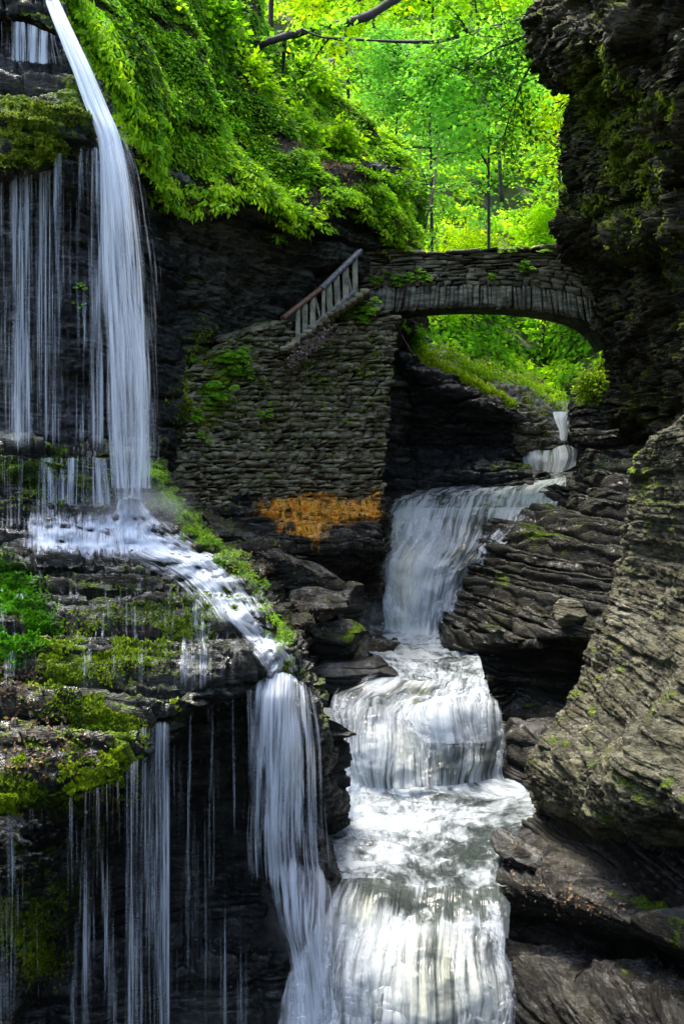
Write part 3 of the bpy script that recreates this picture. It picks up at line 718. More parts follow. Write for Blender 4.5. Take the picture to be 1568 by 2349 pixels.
# ground cover on the bank seen through the arch
def band(poly, n, spread, per, rad, size, c1, c2, aspect=.3, droop=.9, r=rng):
    A = np.array(poly, float); t = r.random(n) * (len(A) - 1); i = t.astype(int); f = (t - i)[:, None]
    q = A[i] * (1 - f) + A[np.minimum(i + 1, len(A) - 1)] * f
    q[:, 0] += r.normal(size=n) * spread; q[:, 1] += r.normal(size=n) * spread * .6
    p = P(q[:, 0], q[:, 1], q[:, 2])
    return clumps(p, np.tile([0, -.6, .8], (n, 1)), per, rad, size, c1, c2, aspect, droop)
parts = [band([(945,790,31),(985,835,30.2),(1060,875,30.4),(1130,910,30.8),(1165,938,31)], 300, 9, 24, .2, .10, (.24,.38,.006), (.50,.62,.008)),
         band([(985,800,33),(1060,840,33),(1120,870,34),(1200,890,35),(1280,930,37)], 170, 16, 20, .3, .13, (.16,.32,.006), (.40,.56,.01)),
         band([(1080,850,35),(1150,880,36),(1230,900,38)], 90, 25, 18, .35, .14, (.10,.16,.02), (.30,.34,.06)),
         band([(1190,905,34),(1215,960,32.8),(1240,990,32.6)], 60, 18, 14, .2, .09, (.16,.2,.01), (.34,.36,.03))]
o = leaves_obj('foliage', parts, M['fern']); tag(o, 'yellow-green ferns edging the bank seen through the bridge arch', 'ferns', kind='stuff')

# ------------------------------------------------------------------ tubes
def tube(pts, rads, seg=7, seed=0, wob=0.0):
    p = np.array(pts, float); r = np.array(rads, float)
    n = len(p); T = unit(np.gradient(p, axis=0)); a = unit(np.cross(T, np.tile([.13, .31, .94], (n, 1)) + 0 * T)); b = np.cross(T, a)
    th = np.linspace(0, 2 * np.pi, seg, endpoint=False)
    V = p[:, None] + (a[:, None] * np.cos(th)[None, :, None] + b[:, None] * np.sin(th)[None, :, None]) * r[:, None, None]
    if wob: V = V + wob * fbm(V, 2, seed, 3.0)[..., None] * r[:, None, None] * unit(V - p[:, None])
    V = V.reshape(-1, 3); i = np.arange(n * seg).reshape(n, seg); j = np.roll(i, -1, 1)
    Fc = np.stack([i[:-1], j[:-1], j[1:], i[1:]], -1).reshape(-1, 4)
    return V, Fc, np.array([i[0][::-1], i[-1]])

def smooth_path(pts, n=24):
    A = np.array(pts, float); return _interp(A, np.linspace(0, len(A) - 1, n), 0.5)

def tubes_obj(name, lst, mat, parent=None, seg=7, wob=0.25, loc=None):
    V, F4, caps, o = [], [], [], 0
    for k, (pts, rads) in enumerate(lst):
        v, f, c = tube(pts, rads, seg, k, wob); V.append(v); F4.append(f + o); caps.append(c + o); o += len(v)
    return mesh_obj(name, np.concatenate(V), [np.concatenate(F4), np.concatenate(caps)], mat, parent, loc=loc)

# ------------------------------------------------------------------ trees on the far side
def tree_src(kind, seed, h, spread, c1, c2, lsize, nspray, per, name='tree'):
    r = np.random.default_rng(seed)
    root = bpy.data.objects.new(name, None); col.objects.link(root)
    lean = r.normal(size=2) * .08 * h
    tp = smooth_path([(0, 0, -1), (lean[0]*.2, lean[1]*.2, h*.3), (lean[0]*.7, lean[1]*.7, h*.65), (lean[0], lean[1], h)], 16)
    lst = [(tp, np.linspace(.012 * h, .003 * h, 16))]
    ends = []
    for k in range(14):
        i = r.integers(4, 15); a = r.random() * 6.283; L = spread * r.uniform(.5, 1.0) * (1.15 - .5 * i / 15)
        s = tp[i]; d = np.array([math.cos(a), math.sin(a), r.uniform(.0, .45)])
        q = smooth_path([s, s + d * L * .5 + [0, 0, .06 * L], s + d * L + [0, 0, -.04 * L]], 9)
        lst.append((q, np.linspace(.02 * h * .35, .006, 9)))
        ends.append(q)
    tubes_obj('trunk', lst, M['bark'], root, 6)
    # sprays: flat layered fans of leaves along the limbs
    C, D, NN, CC = [], [], [], []
    base = greens(nspray, c1, c2, .15, r)
    for s in range(nspray):
        q = ends[r.integers(len(ends))]; c = q[r.integers(3, 9)] + r.normal(size=3) * spread * .13
        m = per; R = spread * r.uniform(.13, .26)
        off = r.normal(size=(m, 3)) * [R * .6, R * .6, R * .13]
        tilt = r.normal(size=2) * .35
        off[:, 2] += off[:, 0] * tilt[0] + off[:, 1] * tilt[1] - .25 * (off[:, 0]**2 + off[:, 1]**2) / R
        C.append(c + off); D.append(unit(off * [1, 1, .3] + r.normal(size=(m, 3)) * R * .35 + [0, 0, -R * .25]))
        NN.append(unit(np.array([-tilt[0], -tilt[1], 1.0]) + r.normal(size=(m, 3)) * .38)); CC.append(base[s] * r.uniform(.8, 1.2, (m, 1)))
    C = np.concatenate(C); n = len(C); L = lsize * r.uniform(.6, 1.35, n)
    leaves_obj('crown', [leaf_mesh(C, np.concatenate(D), np.concatenate(NN), L, L * .8, np.clip(np.concatenate(CC), 0, 1), .15)], M['leaf'], root)
    return root

def dup(root, name=None):
    r2 = root.copy(); col.objects.link(r2)
    for ch in root.children:
        c = ch.copy(); col.objects.link(c); c.parent = r2
    return r2

srcs = [tree_src(0, 201, 9, 3.6, (.22,.44,.006), (.52,.70,.015), .20, 170, 34, 'tree'),
        tree_src(1, 202, 11, 4.4, (.12,.30,.006), (.32,.56,.012), .22, 200, 34, 'tree'),
        tree_src(2, 203, 6, 3.0, (.16,.42,.05), (.28,.56,.11), .16, 170, 34, 'small_tree'),
        tree_src(3, 204, 8, 3.8, (.30,.48,.004), (.62,.72,.008), .20, 160, 32, 'tree')]
# (source, u, v of foot, Y, scale, rotation, label)
TREES = [
 (0, 700, 150, 40, 1.0, 0.3, 'broadleaf tree at the top centre behind the long bare bough'),
 (3, 800, 290, 38, .8, 1.9, 'yellow-green tree on the crest of the fern slope'),
 (1, 860, 60, 46, 1.0, 3.9, 'tall tree at the top edge right of the bough fork'),
 (2, 905, 400, 35, .7, 2.2, 'small low tree hugging the dark overgrown hump above the bridge'),
 (0, 985, 300, 44, .9, 5.1, 'broadleaf tree in the gap above the middle of the bridge'),
 (3, 1080, 110, 50, 1.0, 4.4, 'bright yellow-green tree at the top right of the gap'),
 (2, 990, 560, 34, .95, .6, 'pale green sapling directly above the left half of the bridge parapet'),
 (2, 1120, 570, 36, 1.0, 4.0, 'pale blue-green feathery sapling above the middle of the bridge parapet'),
 (1, 1150, 420, 46, .8, 2.9, 'darker green tree left of the pale rock outcrop'),
 (0, 1235, 250, 48, .9, 1.1, 'leafy tree filling the upper gap beside the right cliff'),
 (3, 1285, 470, 42, .75, 2.4, 'tree with leaves brushing the edge of the right cliff'),
 (1, 620, 30, 38, .8, 5.5, 'shaded tree at the top of the fern slope'),
 (3, 1085, 770, 44, .6, 3.3, 'low bright bush-like tree under the arch crown'),
 (0, 1240, 800, 46, .7, 0.2, 'broadleaf tree seen under the right part of the arch'),
]
used = set()
for s, u, v, Y, sc, rz, lab in TREES:
    o = srcs[s] if s not in used else dup(srcs[s]); used.add(s)
    o.location = P(u, v, Y); o.scale = (sc,) * 3; o.rotation_euler = (0, 0, rz)
    tag(o, lab, 'tree', 'broadleaf trees on the far gorge side')

# dark bough leaning across the top, with its leaves
def bough(name, pts, r0, r1, label, leaves=None, mat=None, cat='branch', twigs=6, seed=1):
    r = np.random.default_rng(seed)
    p = smooth_path([P(*q) for q in pts], 30)
    root = thing(name, p[0], label, cat)
    tw = []
    if leaves:
        n, size, spread, c1, c2 = leaves
        C = []
        for k in range(twigs):
            i = r.integers(3, 29); d = unit(r.normal(size=3) * [1, .6, .7]) * spread * r.uniform(.6, 1.3)
            q = smooth_path([p[i], p[i] + d * .5 + [0, 0, .05], p[i] + d + [0, 0, -.12 * spread]], 8)
            tw.append((q, np.linspace(max(.012, r1 * .5), .005, 8))); C.append(q[2:])
        C = np.concatenate(C); k = r.integers(0, len(C), n)
        c = C[k] + r.normal(size=(n, 3)) * [.16, .16, .05] * spread
        d = unit(r.normal(size=(n, 3)) * [1, 1, .4] + [0, 0, -.35]); L = size * r.uniform(.6, 1.3, n)
        leaves_obj('leaves', [leaf_mesh(c, d, unit(r.normal(size=(n, 3)) * .45 + [0, -.2, 1]), L, L * .85, greens(n, c1, c2, .2, r), .15)], M['leaf'], root)
    tubes_obj('wood', [(p, np.linspace(r0, r1, 30))] + tw, mat or M['bark'], root, 7, .5)
    return root
bough('branch', [(575,108,26),(640,88,26),(700,72,26.4),(790,52,27),(850,32,27.4),(930,-20,28)], .085, .11, 'thick dark bough slanting across the top of the photo', (900, .16, 1.3, (.07,.2,.01), (.2,.42,.02)), twigs=9, seed=4)
bough('branch', [(690,66,25),(742,86,25),(840,92,25),(930,96,25),(1010,94,25),(1090,72,25),(1180,48,25),(1240,20,25)], .03, .05, 'thin pale twig branch curving left from the right cliff top', (700, .13, 1.0, (.06,.18,.01), (.16,.36,.02)), M['bark'], twigs=8, seed=5)
bough('branch', [(1240,60,24.5),(1190,90,24),(1120,120,24),(1050,170,24)], .05, .012, 'dark leafy branch drooping from the top of the right cliff', (2400, .12, 1.5, (.03,.11,.01), (.09,.26,.02)), twigs=26, seed=6)
bough('branch', [(1235,120,24.5),(1200,180,24),(1170,260,24),(1150,330,24)], .03, .008, 'fine hanging twigs with dark leaves beside the right cliff', (900, .11, 1.2, (.05,.15,.01), (.14,.34,.02)), twigs=16, seed=7)
bough('branch', [(1300,250,25),(1285,340,25.2),(1300,420,25.4)], .02, .008, 'small leafy sprig growing from the right cliff edge', (520, .12, 1.0, (.12,.3,.01), (.3,.5,.03)), twigs=12, seed=8)
bough('fallen_log', [(655,150,31),(700,148,31),(765,143,31.2)], .14, .12, 'grey fallen log lying on the slope under the bough', None, M['barkl'], 'log', seed=9)
bough('sapling', [(965,560,31),(978,500,31),(992,440,31.4),(1000,380,32),(1004,330,33)], .05, .02, 'slender brown sapling standing left of centre above the bridge', (500, .14, 1.2, (.2,.44,.06), (.34,.6,.14)), M['barkl'], 'sapling', 10, seed=10)
bough('dead_branch', [(920,770,29.5),(932,790,29.4),(943,808,29.3)], .05, .03, 'pale broken stick leaning in the ferns under the arch', None, M['barkl'], 'stick', seed=11)
bough('dead_branch', [(1125,850,35),(1160,868,34.5),(1195,888,34)], .04, .02, 'thin bare stick lying on the far bank under the arch', None, M['barkl'], 'stick', seed=12)
bough('tree', [(560,100,33),(575,20,33.5),(590,-60,34)], .2, .17, 'dark upright tree trunk at the top edge left of the bough', None, M['bark'], 'tree', seed=13)

# shrubs
def shrub(name, u, v, Y, R, n, size, c1, c2, label, seed, mat='leaf', squash=(1, 1, .8), cat='shrub', aspect=.6, group=None):
    r = np.random.default_rng(seed); c0 = P(u, v, Y)
    root = thing(name, c0 - [0, 0, R * .7], label, cat, group)
    st, C, D = [], [], []
    for k in range(max(5, n // 60)):
        d = unit(r.normal(size=3) + [0, -.2, .5]) * R * r.uniform(.6, 1.05) * squash
        q = smooth_path([c0 - [0, 0, R * .6], c0 + d * .5, c0 + d + [0, 0, -.08 * R]], 8); st.append((q, np.linspace(.02 * R + .004, .004, 8))); C.append(q[3:])
    tubes_obj('stem', st, M['bark'], root, 5)
    C = np.concatenate(C); k = r.integers(0, len(C), n); c = C[k] + r.normal(size=(n, 3)) * R * .16
    dd = unit(c - c0 + r.normal(size=(n, 3)) * R * .5 + [0, 0, -.3 * R]); L = size * r.uniform(.6, 1.3, n)
    leaves_obj('leaves', [leaf_mesh(c, dd, unit(r.normal(size=(n, 3)) * .5 + [0, -.4, .9]), L, L * aspect, greens(n, c1, c2, .22, r), .2)], M[mat], root)
    return root
shrub('shrub', 1358, 890, 30, .62, 2400, .10, (.10,.22,.01), (.30,.40,.02), 'round yellow-green shrub at the right end of the arch opening', 31)
shrub('shrub', 1385, 845, 30.5, .42, 1100, .10, (.10,.24,.01), (.28,.42,.02), 'smaller leafy shrub above the round one at the arch opening', 32)
shrub('shrub', 880, 520, 26.6, .55, 1500, .10, (.06,.14,.01), (.16,.26,.01), 'dark straggly shrub hanging over the bridge left end', 33)
shrub('shrub', 950, 790, 30.6, .50, 1500, .10, (.14,.36,.01), (.26,.5,.02), 'bright fern clump spilling down the bank just inside the arch', 34, 'fern', (.8, .8, 1.3), aspect=.3)
shrub('shrub', 925, 745, 29.4, .22, 400, .08, (.14,.36,.01), (.26,.5,.02), 'small bright tuft at the top left inside the arch', 35, 'fern', (.7, .7, 1.4), aspect=.3)

for k, (u, v, Y, R0, c1_, c2_, lab) in enumerate([
  (330, 60, 21.5, .8, (.10,.28,.004), (.30,.50,.008), 'leafy shrub high on the fern slope just right of the left fall'),
  (470, 60, 24.0, .9, (.08,.22,.004), (.22,.44,.008), 'broad-leaved shrub near the top of the fern slope'),
  (560, 190, 25.0, .9, (.14,.32,.004), (.38,.56,.008), 'yellow-green shrub in the upper middle of the fern slope'),
  (650, 300, 26.0, .8, (.10,.28,.004), (.30,.50,.008), 'leafy shrub in the right half of the fern slope'),
  (420, 250, 22.0, .7, (.05,.17,.004), (.14,.34,.006), 'darker shrub in the middle of the fern slope'),
  (760, 330, 27.4, .8, (.14,.32,.004), (.38,.56,.008), 'bright shrub near the right crest of the fern slope'),
  (700, 190, 29.0, 1.0, (.12,.30,.004), (.34,.54,.008), 'shrub on the skyline of the fern slope under the bough'),
  (880, 440, 28.0, .8, (.05,.17,.004), (.16,.34,.006), 'shaded shrub on the dark hump above the bridge left end')]):
    shrub('shrub', u, v, Y, R0, 1500, .15, c1_, c2_, lab, 700 + k, squash=(1.3, 1, .7), aspect=.75, group='shrubs on the fern slope')

# ================================================================== MASONRY
def stone_tiles(lst, seed=0, dome=0.5):
    """lst: 4 corners (tl,tr,br,bl), protrusion, depth. each a rounded block"""
    r = np.random.default_rng(seed); V, Fc, Cc, o = [], [], [], 0
    ns, nt_ = 7, 6
    S = np.array([0, .0, .12, .5, .88, 1, 1.0]); T = np.array([0, .0, .18, .82, 1, 1.0])
    base = grid_faces(nt_, ns)
    for (c, prot, depth) in lst:
        c = np.array(c); tl, tr, br, bl = c
        n = unit(np.cross(tr - tl, bl - tl)); n = n if n[1] < 0 else -n
        jit = r.normal(size=(4, 3)) * .010
        tl, tr, br, bl = c + jit * (2.0 if dome == .5 else 1)
        s, t = np.meshgrid(S, T)
        s_, t_ = s[..., None], t[..., None]
        p = (tl * (1 - s_) + tr * s_) * (1 - t_) + (bl * (1 - s_) + br * s_) * t_
        hgt = np.full((nt_, ns), float(prot))
        tilt = r.normal(size=2) * prot * .45
        hgt += tilt[0] * (s - .5) + tilt[1] * (t - .5) + r.normal(size=(nt_, ns)) * prot * .10
        edge = (np.arange(ns)[None, :] % (ns - 1) == 0) | (np.arange(nt_)[:, None] % (nt_ - 1) == 0)
        mid = ((np.arange(ns)[None, :] == 1) | (np.arange(ns)[None, :] == ns - 2) | (np.arange(nt_)[:, None] == 1) | (np.arange(nt_)[:, None] == nt_ - 2))
        hgt[mid] *= .55; hgt[edge] = -depth
        p = p + n * hgt[..., None]
        V.append(p.reshape(-1, 3)); Fc.append(base + o); Cc.append(np.tile(r.random((1, 3)), (nt_ * ns, 1))); o += nt_ * ns
    return np.concatenate(V), np.concatenate(Fc), np.concatenate(Cc)

def masonry_obj(name, lst, mat, parent, seed, stain=(), moss=(), pale=()):
    V, Fc, C = stone_tiles(lst, seed)
    u, v = proj(V); D = np.stack([u, v], -1)[None]
    mk = np.stack([blobs(D, moss)[0] + (C[:, 0] - .5) * .35, blobs(D, pale)[0] + (C[:, 1] - .5) * .9, blobs(D, stain)[0]], -1)
    return mesh_obj(name, V, Fc, mat, parent, attrs={'mk': mk})

wr = np.random.default_rng(55)
TOPX = [330,350,380,410,430,445,465,490,515,560,640,668,690,720,760,800,850,917,930]
TOPV = [1010,985,950,905,880,850,818,795,775,762,738,745,785,775,740,705,700,722,722]
def wtop(u): return np.interp(u, TOPX, TOPV)
def wL(v): return np.interp(v, [700, 900, 985, 1040, 1080, 1165], [420, 400, 348, 352, 378, 446])
def wR(v): return np.interp(v, [690, 800, 900, 1000, 1165, 1200], [917, 905, 893, 885, 870, 868])
def wY(u, v):  # plan curve of the wall plus batter (it leans back as it rises)
    return np.interp(u, [330, 420, 520, 650, 780, 880, 920], [20.6, 21.3, 22.2, 23.3, 24.1, 24.6, 24.9]) + (1165 - v) * .0016
lst = []
v = 1168.0
while v > 690:
    h = wr.choice([wr.uniform(7, 11), wr.uniform(10, 15), wr.uniform(14, 20)], p=[.55, .38, .07])
    u = wL(v) - wr.uniform(0, 12)
    while u < wR(v) - 3:
        w = wr.uniform(8, 20) if wr.random() < .65 else wr.uniform(18, 38)
        u2 = min(u + w, wR(v) + wr.uniform(-2, 3))
        uc, vc = (u + u2) / 2, v - h / 2
        hh = h * wr.uniform(.82, 1.0)
        if vc > wtop(uc) + 1 and u2 - u > 4:
            g = 1.1
            q = [(u + g, v - hh + g * .7 + wr.normal() * 1.0), (u2 - g, v - hh + g * .7 + wr.normal() * 1.0), (u2 - g, v - g * .5), (u + g, v - g * .5)]
            lst.append(([P(a, b, wY(a, b)) for a, b in q], wr.uniform(.02, .17), .14))
        u = u2
    v -= h
wall = thing('retaining_wall', P(640, 1165, 23.3), 'tall dry-stone retaining wall carrying the stairs up to the bridge', 'stone wall')
masonry_obj('stonework', lst, M['masonry'], wall, 3, stain=[(865,1145,28,34,.8),(790,1152,60,16,.7),(715,1148,50,26,.9),(620,1155,50,12,.6),(790,900,60,80,-.2)],
            moss=[(520,850,60,60,.5),(480,930,40,50,.45),(640,960,60,30,.2),(760,820,60,40,.15),(850,860,30,50,.2)], pale=[(450,830,30,60,.35),(400,950,60,60,.3),(640,1040,200,50,.12)])
cg = []
for k, (dY, top) in enumerate([(0.11, 0), (0.11, 1), (.5, 1), (1.9, 0)]):
    row = []
    for u in np.linspace(352, 914, 42):
        vt = wtop(u) + (6 if k < 3 else 26)
        vb = np.interp(u, [352, 446, 480, 920], [1020, 1150, 1175, 1180])
        uu = min(u, wR(vt if top else vb) - 3); vv = vt if top else vb
        row.append((uu, vv, wY(uu, vv) + dY))
    cg.append(row)
cg.insert(1, [tuple((np.array(a) + np.array(b)) / 2) for a, b in zip(cg[0], cg[1])])
D = np.array(cg); W = P(D[..., 0], D[..., 1], D[..., 2])
mesh_obj('core', W.reshape(-1, 3), grid_faces(*W.shape[:2]), M['core'], wall, attrs={'mk': np.zeros((W.shape[0] * W.shape[1], 3))})
Wr_ = np.stack([W[0, -1], W[2, -1], W[3, -1], W[4, -1]])
mesh_obj('end_face', Wr_, np.array([[0, 1, 2, 3]]), M['core'], wall, attrs={'mk': np.zeros((4, 3))})
# coping stones along the stair parapet
cl = []
cu = 515
while cu < 660:
    w = wr.uniform(8, 22); a, b = cu, min(cu + w, 662); jj = wr.normal() * 3
    ta, tb = wtop(a), wtop(b)
    cl.append(([P(a, ta - 6 + jj, wY(a, ta) - .03), P(b - 1, tb - 6 + jj, wY(b, tb) - .03), P(b - 1, tb + 5, wY(b, tb) - .03), P(a, ta + 5, wY(a, ta) - .03)], wr.uniform(.03, .12), .35))
    cu = b
masonry_obj('coping', cl, M['masonry'], wall, 8, pale=[(480,800,80,80,.35)])

# bridge
bridge = thing('footbridge', P(1100, 705, 27), 'arched flagstone footbridge spanning the gorge', 'bridge')
AU = [820,860,910,960,1030,1100,1170,1230,1280,1320,1352,1380,1400]
AV = [730,717,713,708,703,701.5,703,709,717,728,742,765,800]
EU = [820,845,880,930,990,1050,1120,1190,1250,1300,1350,1400]
EV = [664,662,661,660,657,655,655,656,661,669,684,712]
BU = [800,826,870,900,960,1030,1090,1150,1220,1290,1400]
BV = [582,577,574,575,577,577,571,568,565,561,556]
def bY(u): return np.interp(u, [800, 900, 1100, 1300, 1400], [26.4, 26.8, 27.2, 27.2, 27.0])
ai = lambda u: np.interp(u, AU, AV)
ei = lambda u: np.interp(u, EU, EV)
bi = lambda u: np.interp(u, BU, BV)
lst = []
u = 846
while u < 1396:
    w = wr.uniform(8, 15); a, b = u, u + w
    lean = (u - 1090) * .035
    e1, e2 = ei(a + 0) + wr.normal() * 1.5, ei(b) + wr.normal() * 1.5
    lst.append(([P(a - lean * -.0 + lean * -.6, e1, bY(a)), P(b - 2.0 - lean * .6, e2, bY(b)), P(b - 2.0 + lean * .2, ai(b) + wr.normal() * .8, bY(b)), P(a + lean * .2, ai(a) + wr.normal() * .8, bY(a))], wr.uniform(.04, .11), .22))
    u = b
masonry_obj('arch_ring', lst, M['vouss'], bridge, 12, moss=[(1330,700,50,40,.25)], pale=[(880,690,40,20,.4),(940,690,60,20,.25)])
lst, cops = [], []
t = 0.0
rows = [0, .10, .155, .25, .31, .40, .50, .56, .66, .76, .86, 1.0]
for k in range(len(rows) - 1):
    t0, t1 = rows[k], rows[k + 1]
    u = 800 - wr.uniform(0, 20)
    while u < 1392:
        w = wr.uniform(20, 75) if k < 6 else wr.uniform(14, 42)
        a, b = u, min(u + w, 1400)
        def V_(uu, tt): return bi(uu) * (1 - tt) + (ei(uu) - 1) * tt
        q = [(a + 1, V_(a, t0) + .8), (b - 1, V_(b, t0) + .8), (b - 1, V_(b, t1) - .8), (a + 1, V_(a, t1) - .8)]
        prot = wr.uniform(.02, .09) + (.09 if k == 0 else 0) + (.03 if k == 9 else 0)
        (cops if k == 0 else lst).append(([P(x, y, bY(x) + .02) for x, y in q], prot, .2 if k else 1.0))
        u = b
masonry_obj('parapet', lst, M['bridge'], bridge, 13, moss=[(870,640,50,18,.25),(1180,600,90,30,.1)], pale=[(1010,640,120,20,.25),(1290,610,40,40,.1)])
masonry_obj('coping', cops, M['bridge'], bridge, 14, pale=[(950,580,200,10,.1)])
us = np.linspace(805, 1398, 60)
def ring(f, dY): return P(us, f(us), bY(us) + dY)
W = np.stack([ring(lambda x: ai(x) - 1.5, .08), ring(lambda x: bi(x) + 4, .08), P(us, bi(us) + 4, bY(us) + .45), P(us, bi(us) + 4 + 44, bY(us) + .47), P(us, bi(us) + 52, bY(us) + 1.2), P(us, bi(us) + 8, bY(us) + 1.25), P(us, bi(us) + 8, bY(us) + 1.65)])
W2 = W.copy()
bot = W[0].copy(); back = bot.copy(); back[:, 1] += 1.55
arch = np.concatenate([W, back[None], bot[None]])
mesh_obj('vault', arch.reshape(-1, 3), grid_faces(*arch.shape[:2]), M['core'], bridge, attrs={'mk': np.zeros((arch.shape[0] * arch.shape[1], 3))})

# ------------------------------------------------------------------ railing
def beam(a, b, w, h, n=12, wob=.006, seed=0, up=(0, 0, 1)):
    a, b = np.array(a), np.array(b); T = unit(b - a); side = unit(np.cross(T, up)); u_ = np.cross(side, T)
    prof = np.array([(-.5, -.42), (-.42, -.5), (.42, -.5), (.5, -.42), (.5, .42), (.42, .5), (-.42, .5), (-.5, .42)])
    t = np.linspace(0, 1, n)[:, None, None]
    V = a + (b - a) * t + side * (prof[:, 0] * w)[None, :, None] + u_ * (prof[:, 1] * h)[None, :, None]
    V = V + wob * fbm(V, 2, seed, 4)[..., None]
    i = np.arange(n * 8).reshape(n, 8); j = np.roll(i, -1, 1)
    return V.reshape(-1, 3), np.stack([i[:-1], j[:-1], j[1:], i[1:]], -1).reshape(-1, 4), np.array([i[0], i[-1][::-1]])
def beam_obj(name, a, b, w, h, mat, parent, seed=0, up=(0, 0, 1)):
    v, f, c = beam(a, b, w, h, seed=seed, up=up)
    return mesh_obj(name, v, [f, c], mat, parent, smooth=False)
def rY(u): return np.interp(u, [640, 830], [22.9, 24.4])
rail = thing('stair_railing', P(700, 776, rY(700)), 'weathered wooden railing beside the stairs climbing to the bridge', 'railing')
R_ = lambda u, v, d=0: P(u, v, rY(u) + d)
beam_obj('handrail', R_(736, 662), R_(826, 575), .15, .085, M['rail'], rail, 1)
beam_obj('handrail', R_(648, 730), R_(735, 662), .13, .07, M['railred'], rail, 2)
beam_obj('bottom_rail', R_(686, 776), R_(819, 664), .09, .09, M['rail'], rail, 3)
hv = lambda u: np.interp(u, [648, 735, 826], [730, 662, 575]); bv = lambda u: np.interp(u, [686, 819], [776, 664])
for k, (u, w) in enumerate([(683, .10), (814, .12)]):
    beam_obj('post', R_(u, hv(u) + 5, .02), R_(u, bv(u) + 4, .02), w, w, M['baluster'], rail, 10 + k, (0, 1, 0))
for k, (u, w, ln) in enumerate([(699, .12, 0), (717, .12, 0), (742, .08, 0), (756, .13, 3), (774, .13, 3), (793, .14, 1)]):
    beam_obj('baluster', R_(u - ln, hv(u) + 6, -.01), R_(u + ln * .3, bv(u) - 2, -.01), w, .05, M['baluster'], rail, 20 + k, (0, 1, 0))
for k, (u0, u1) in enumerate([(722, 735), (794, 806)]):
    beam_obj('brace', R_(u0, hv(u0) + 8, .03), R_(u1, bv(u1) - 2, .03), .05, .04, M['baluster'], rail, 30 + k, (0, 1, 0))
# stone stairs behind/below the railing, strewn with dead leaves
lst = []
for k in range(15):
    u = 655 + k * 13.0; v = 800 - k * 9.4
    for m in range(2):
        lst.append(([P(u - 14, v - 6, rY(u) - .1 + m * .45), P(u + 8, v - 7, rY(u) - .1 + m * .45), P(u + 8, v + 6, rY(u) - .1 + m * .45), P(u - 14, v + 8, rY(u) - .1 + m * .45)], .06, .5))
stairs = thing('stairs', P(700, 800, 23.4), 'narrow stone stairs strewn with leaves below the wooden railing', 'stairs')
masonry_obj('steps', lst, M['masonry'], stairs, 17, pale=[(720,780,60,40,.5)])
# cliff masonry to the left of the bridge top
n = 700
q = np.stack([rng.normal(712, 24, n), rng.normal(790, 10, n)], -1); q[:, 1] -= (q[:, 0] - 715) * .72
p = P(q[:, 0], q[:, 1], rY(q[:, 0]) - rng.uniform(.12, .22, n))
o = leaves_obj('leaf_litter', [leaf_mesh(p, unit(rng.normal(size=p.shape)), unit(rng.normal(size=p.shape) * .5 + [0, -.5, .8]), rng.uniform(.04, .09, n), rng.uniform(.03, .06, n), greens(n, (.10, .07, .05), (.42, .34, .32), .3))], M['fern'])
tag(o, 'pale dead leaves strewn over the stone stairs', 'leaf litter', kind='stuff')

# drain hole in the orange seep
a = P(663, 1176, float(sY(663, 1176)) + .3); b = P(661, 1177, float(sY(661, 1177)) - .03)
th = np.linspace(0, 2 * np.pi, 15)[:-1]; ringv = lambda c, r: c + np.stack([np.cos(th) * r * .9, 0 * th, np.sin(th) * r * 1.1], -1)
V = np.concatenate([ringv(b, .085), ringv(b, .07), ringv(a, .07)]); i = np.arange(14); j = np.roll(i, -1)
o = mesh_obj('drain_hole', V, [np.concatenate([np.stack([i, j, j + 14, i + 14], -1), np.stack([i + 14, j + 14, j + 28, i + 28], -1)]), (i + 28)[None]], M['hole'])
tag(o, 'small black drain hole in the orange-stained rock', 'drain hole')

# ------------------------------------------------------------------ plants rooted in the walls
PL = [
 ('fern', 520, 830, 'wall', .40, 700, 'largest fern patch on the left part of the masonry wall'),
 ('fern', 487, 900, 'wall', .32, 520, 'fern patch on the wall left of and below the largest one'),
 ('fern', 452, 960, 'wall', .22, 260, 'drooping fern at the left edge of the masonry wall'),
 ('fern', 560, 850, 'wall', .22, 260, 'fern right of the largest patch on the wall'),
 ('fern', 458, 1003, 'wall', .16, 150, 'small bright tuft lowest on the left of the wall'),
 ('fern', 600, 945, 'wall', .20, 150, 'small lone fern in the middle of the wall'),
 ('fern', 728, 868, 'wall', .15, 110, 'tiny fern in the upper middle of the wall'),
 ('fern', 797, 967, 'wall', .12, 90, 'tiny bright sprig in the right half of the wall'),
 ('fern', 815, 722, 'wall', .34, 520, 'fern at the head of the wall under the railing post'),
 ('fern', 838, 700, 'wall', .28, 380, 'fern beside the left springing of the arch'),
 ('fern', 745, 795, 'wall', .16, 150, 'fern sprig on the stair edge under the bottom rail'),
 ('fern', 862, 640, 'bridge', .20, 200, 'leftmost fern on the bridge face'),
 ('fern', 915, 643, 'bridge', .24, 300, 'wide fern on the bridge face left of centre'),
 ('fern', 968, 632, 'bridge', .24, 300, 'fern with two fronds on the bridge face right of the wide one'),
 ('fern', 1127, 632, 'bridge', .15, 120, 'small fern at the middle of the bridge just above the arch ring'),
 ('fern', 1203, 612, 'bridge', .26, 220, 'drooping broad fern on the right half of the bridge face'),
 ('fern', 1165, 575, 'bridge', .22, 200, 'fern growing on the coping right of the bridge middle'),
 ('fern', 1245, 576, 'bridge', .18, 140, 'fern on the coping near the right cliff'),
 ('fern', 185, 655, 'rock', .10, 60, 'small upper green sprig on the dripping wall behind the veil'),
 ('fern', 183, 700, 'rock', .09, 50, 'small lower green sprig on the dripping wall behind the veil'),
]
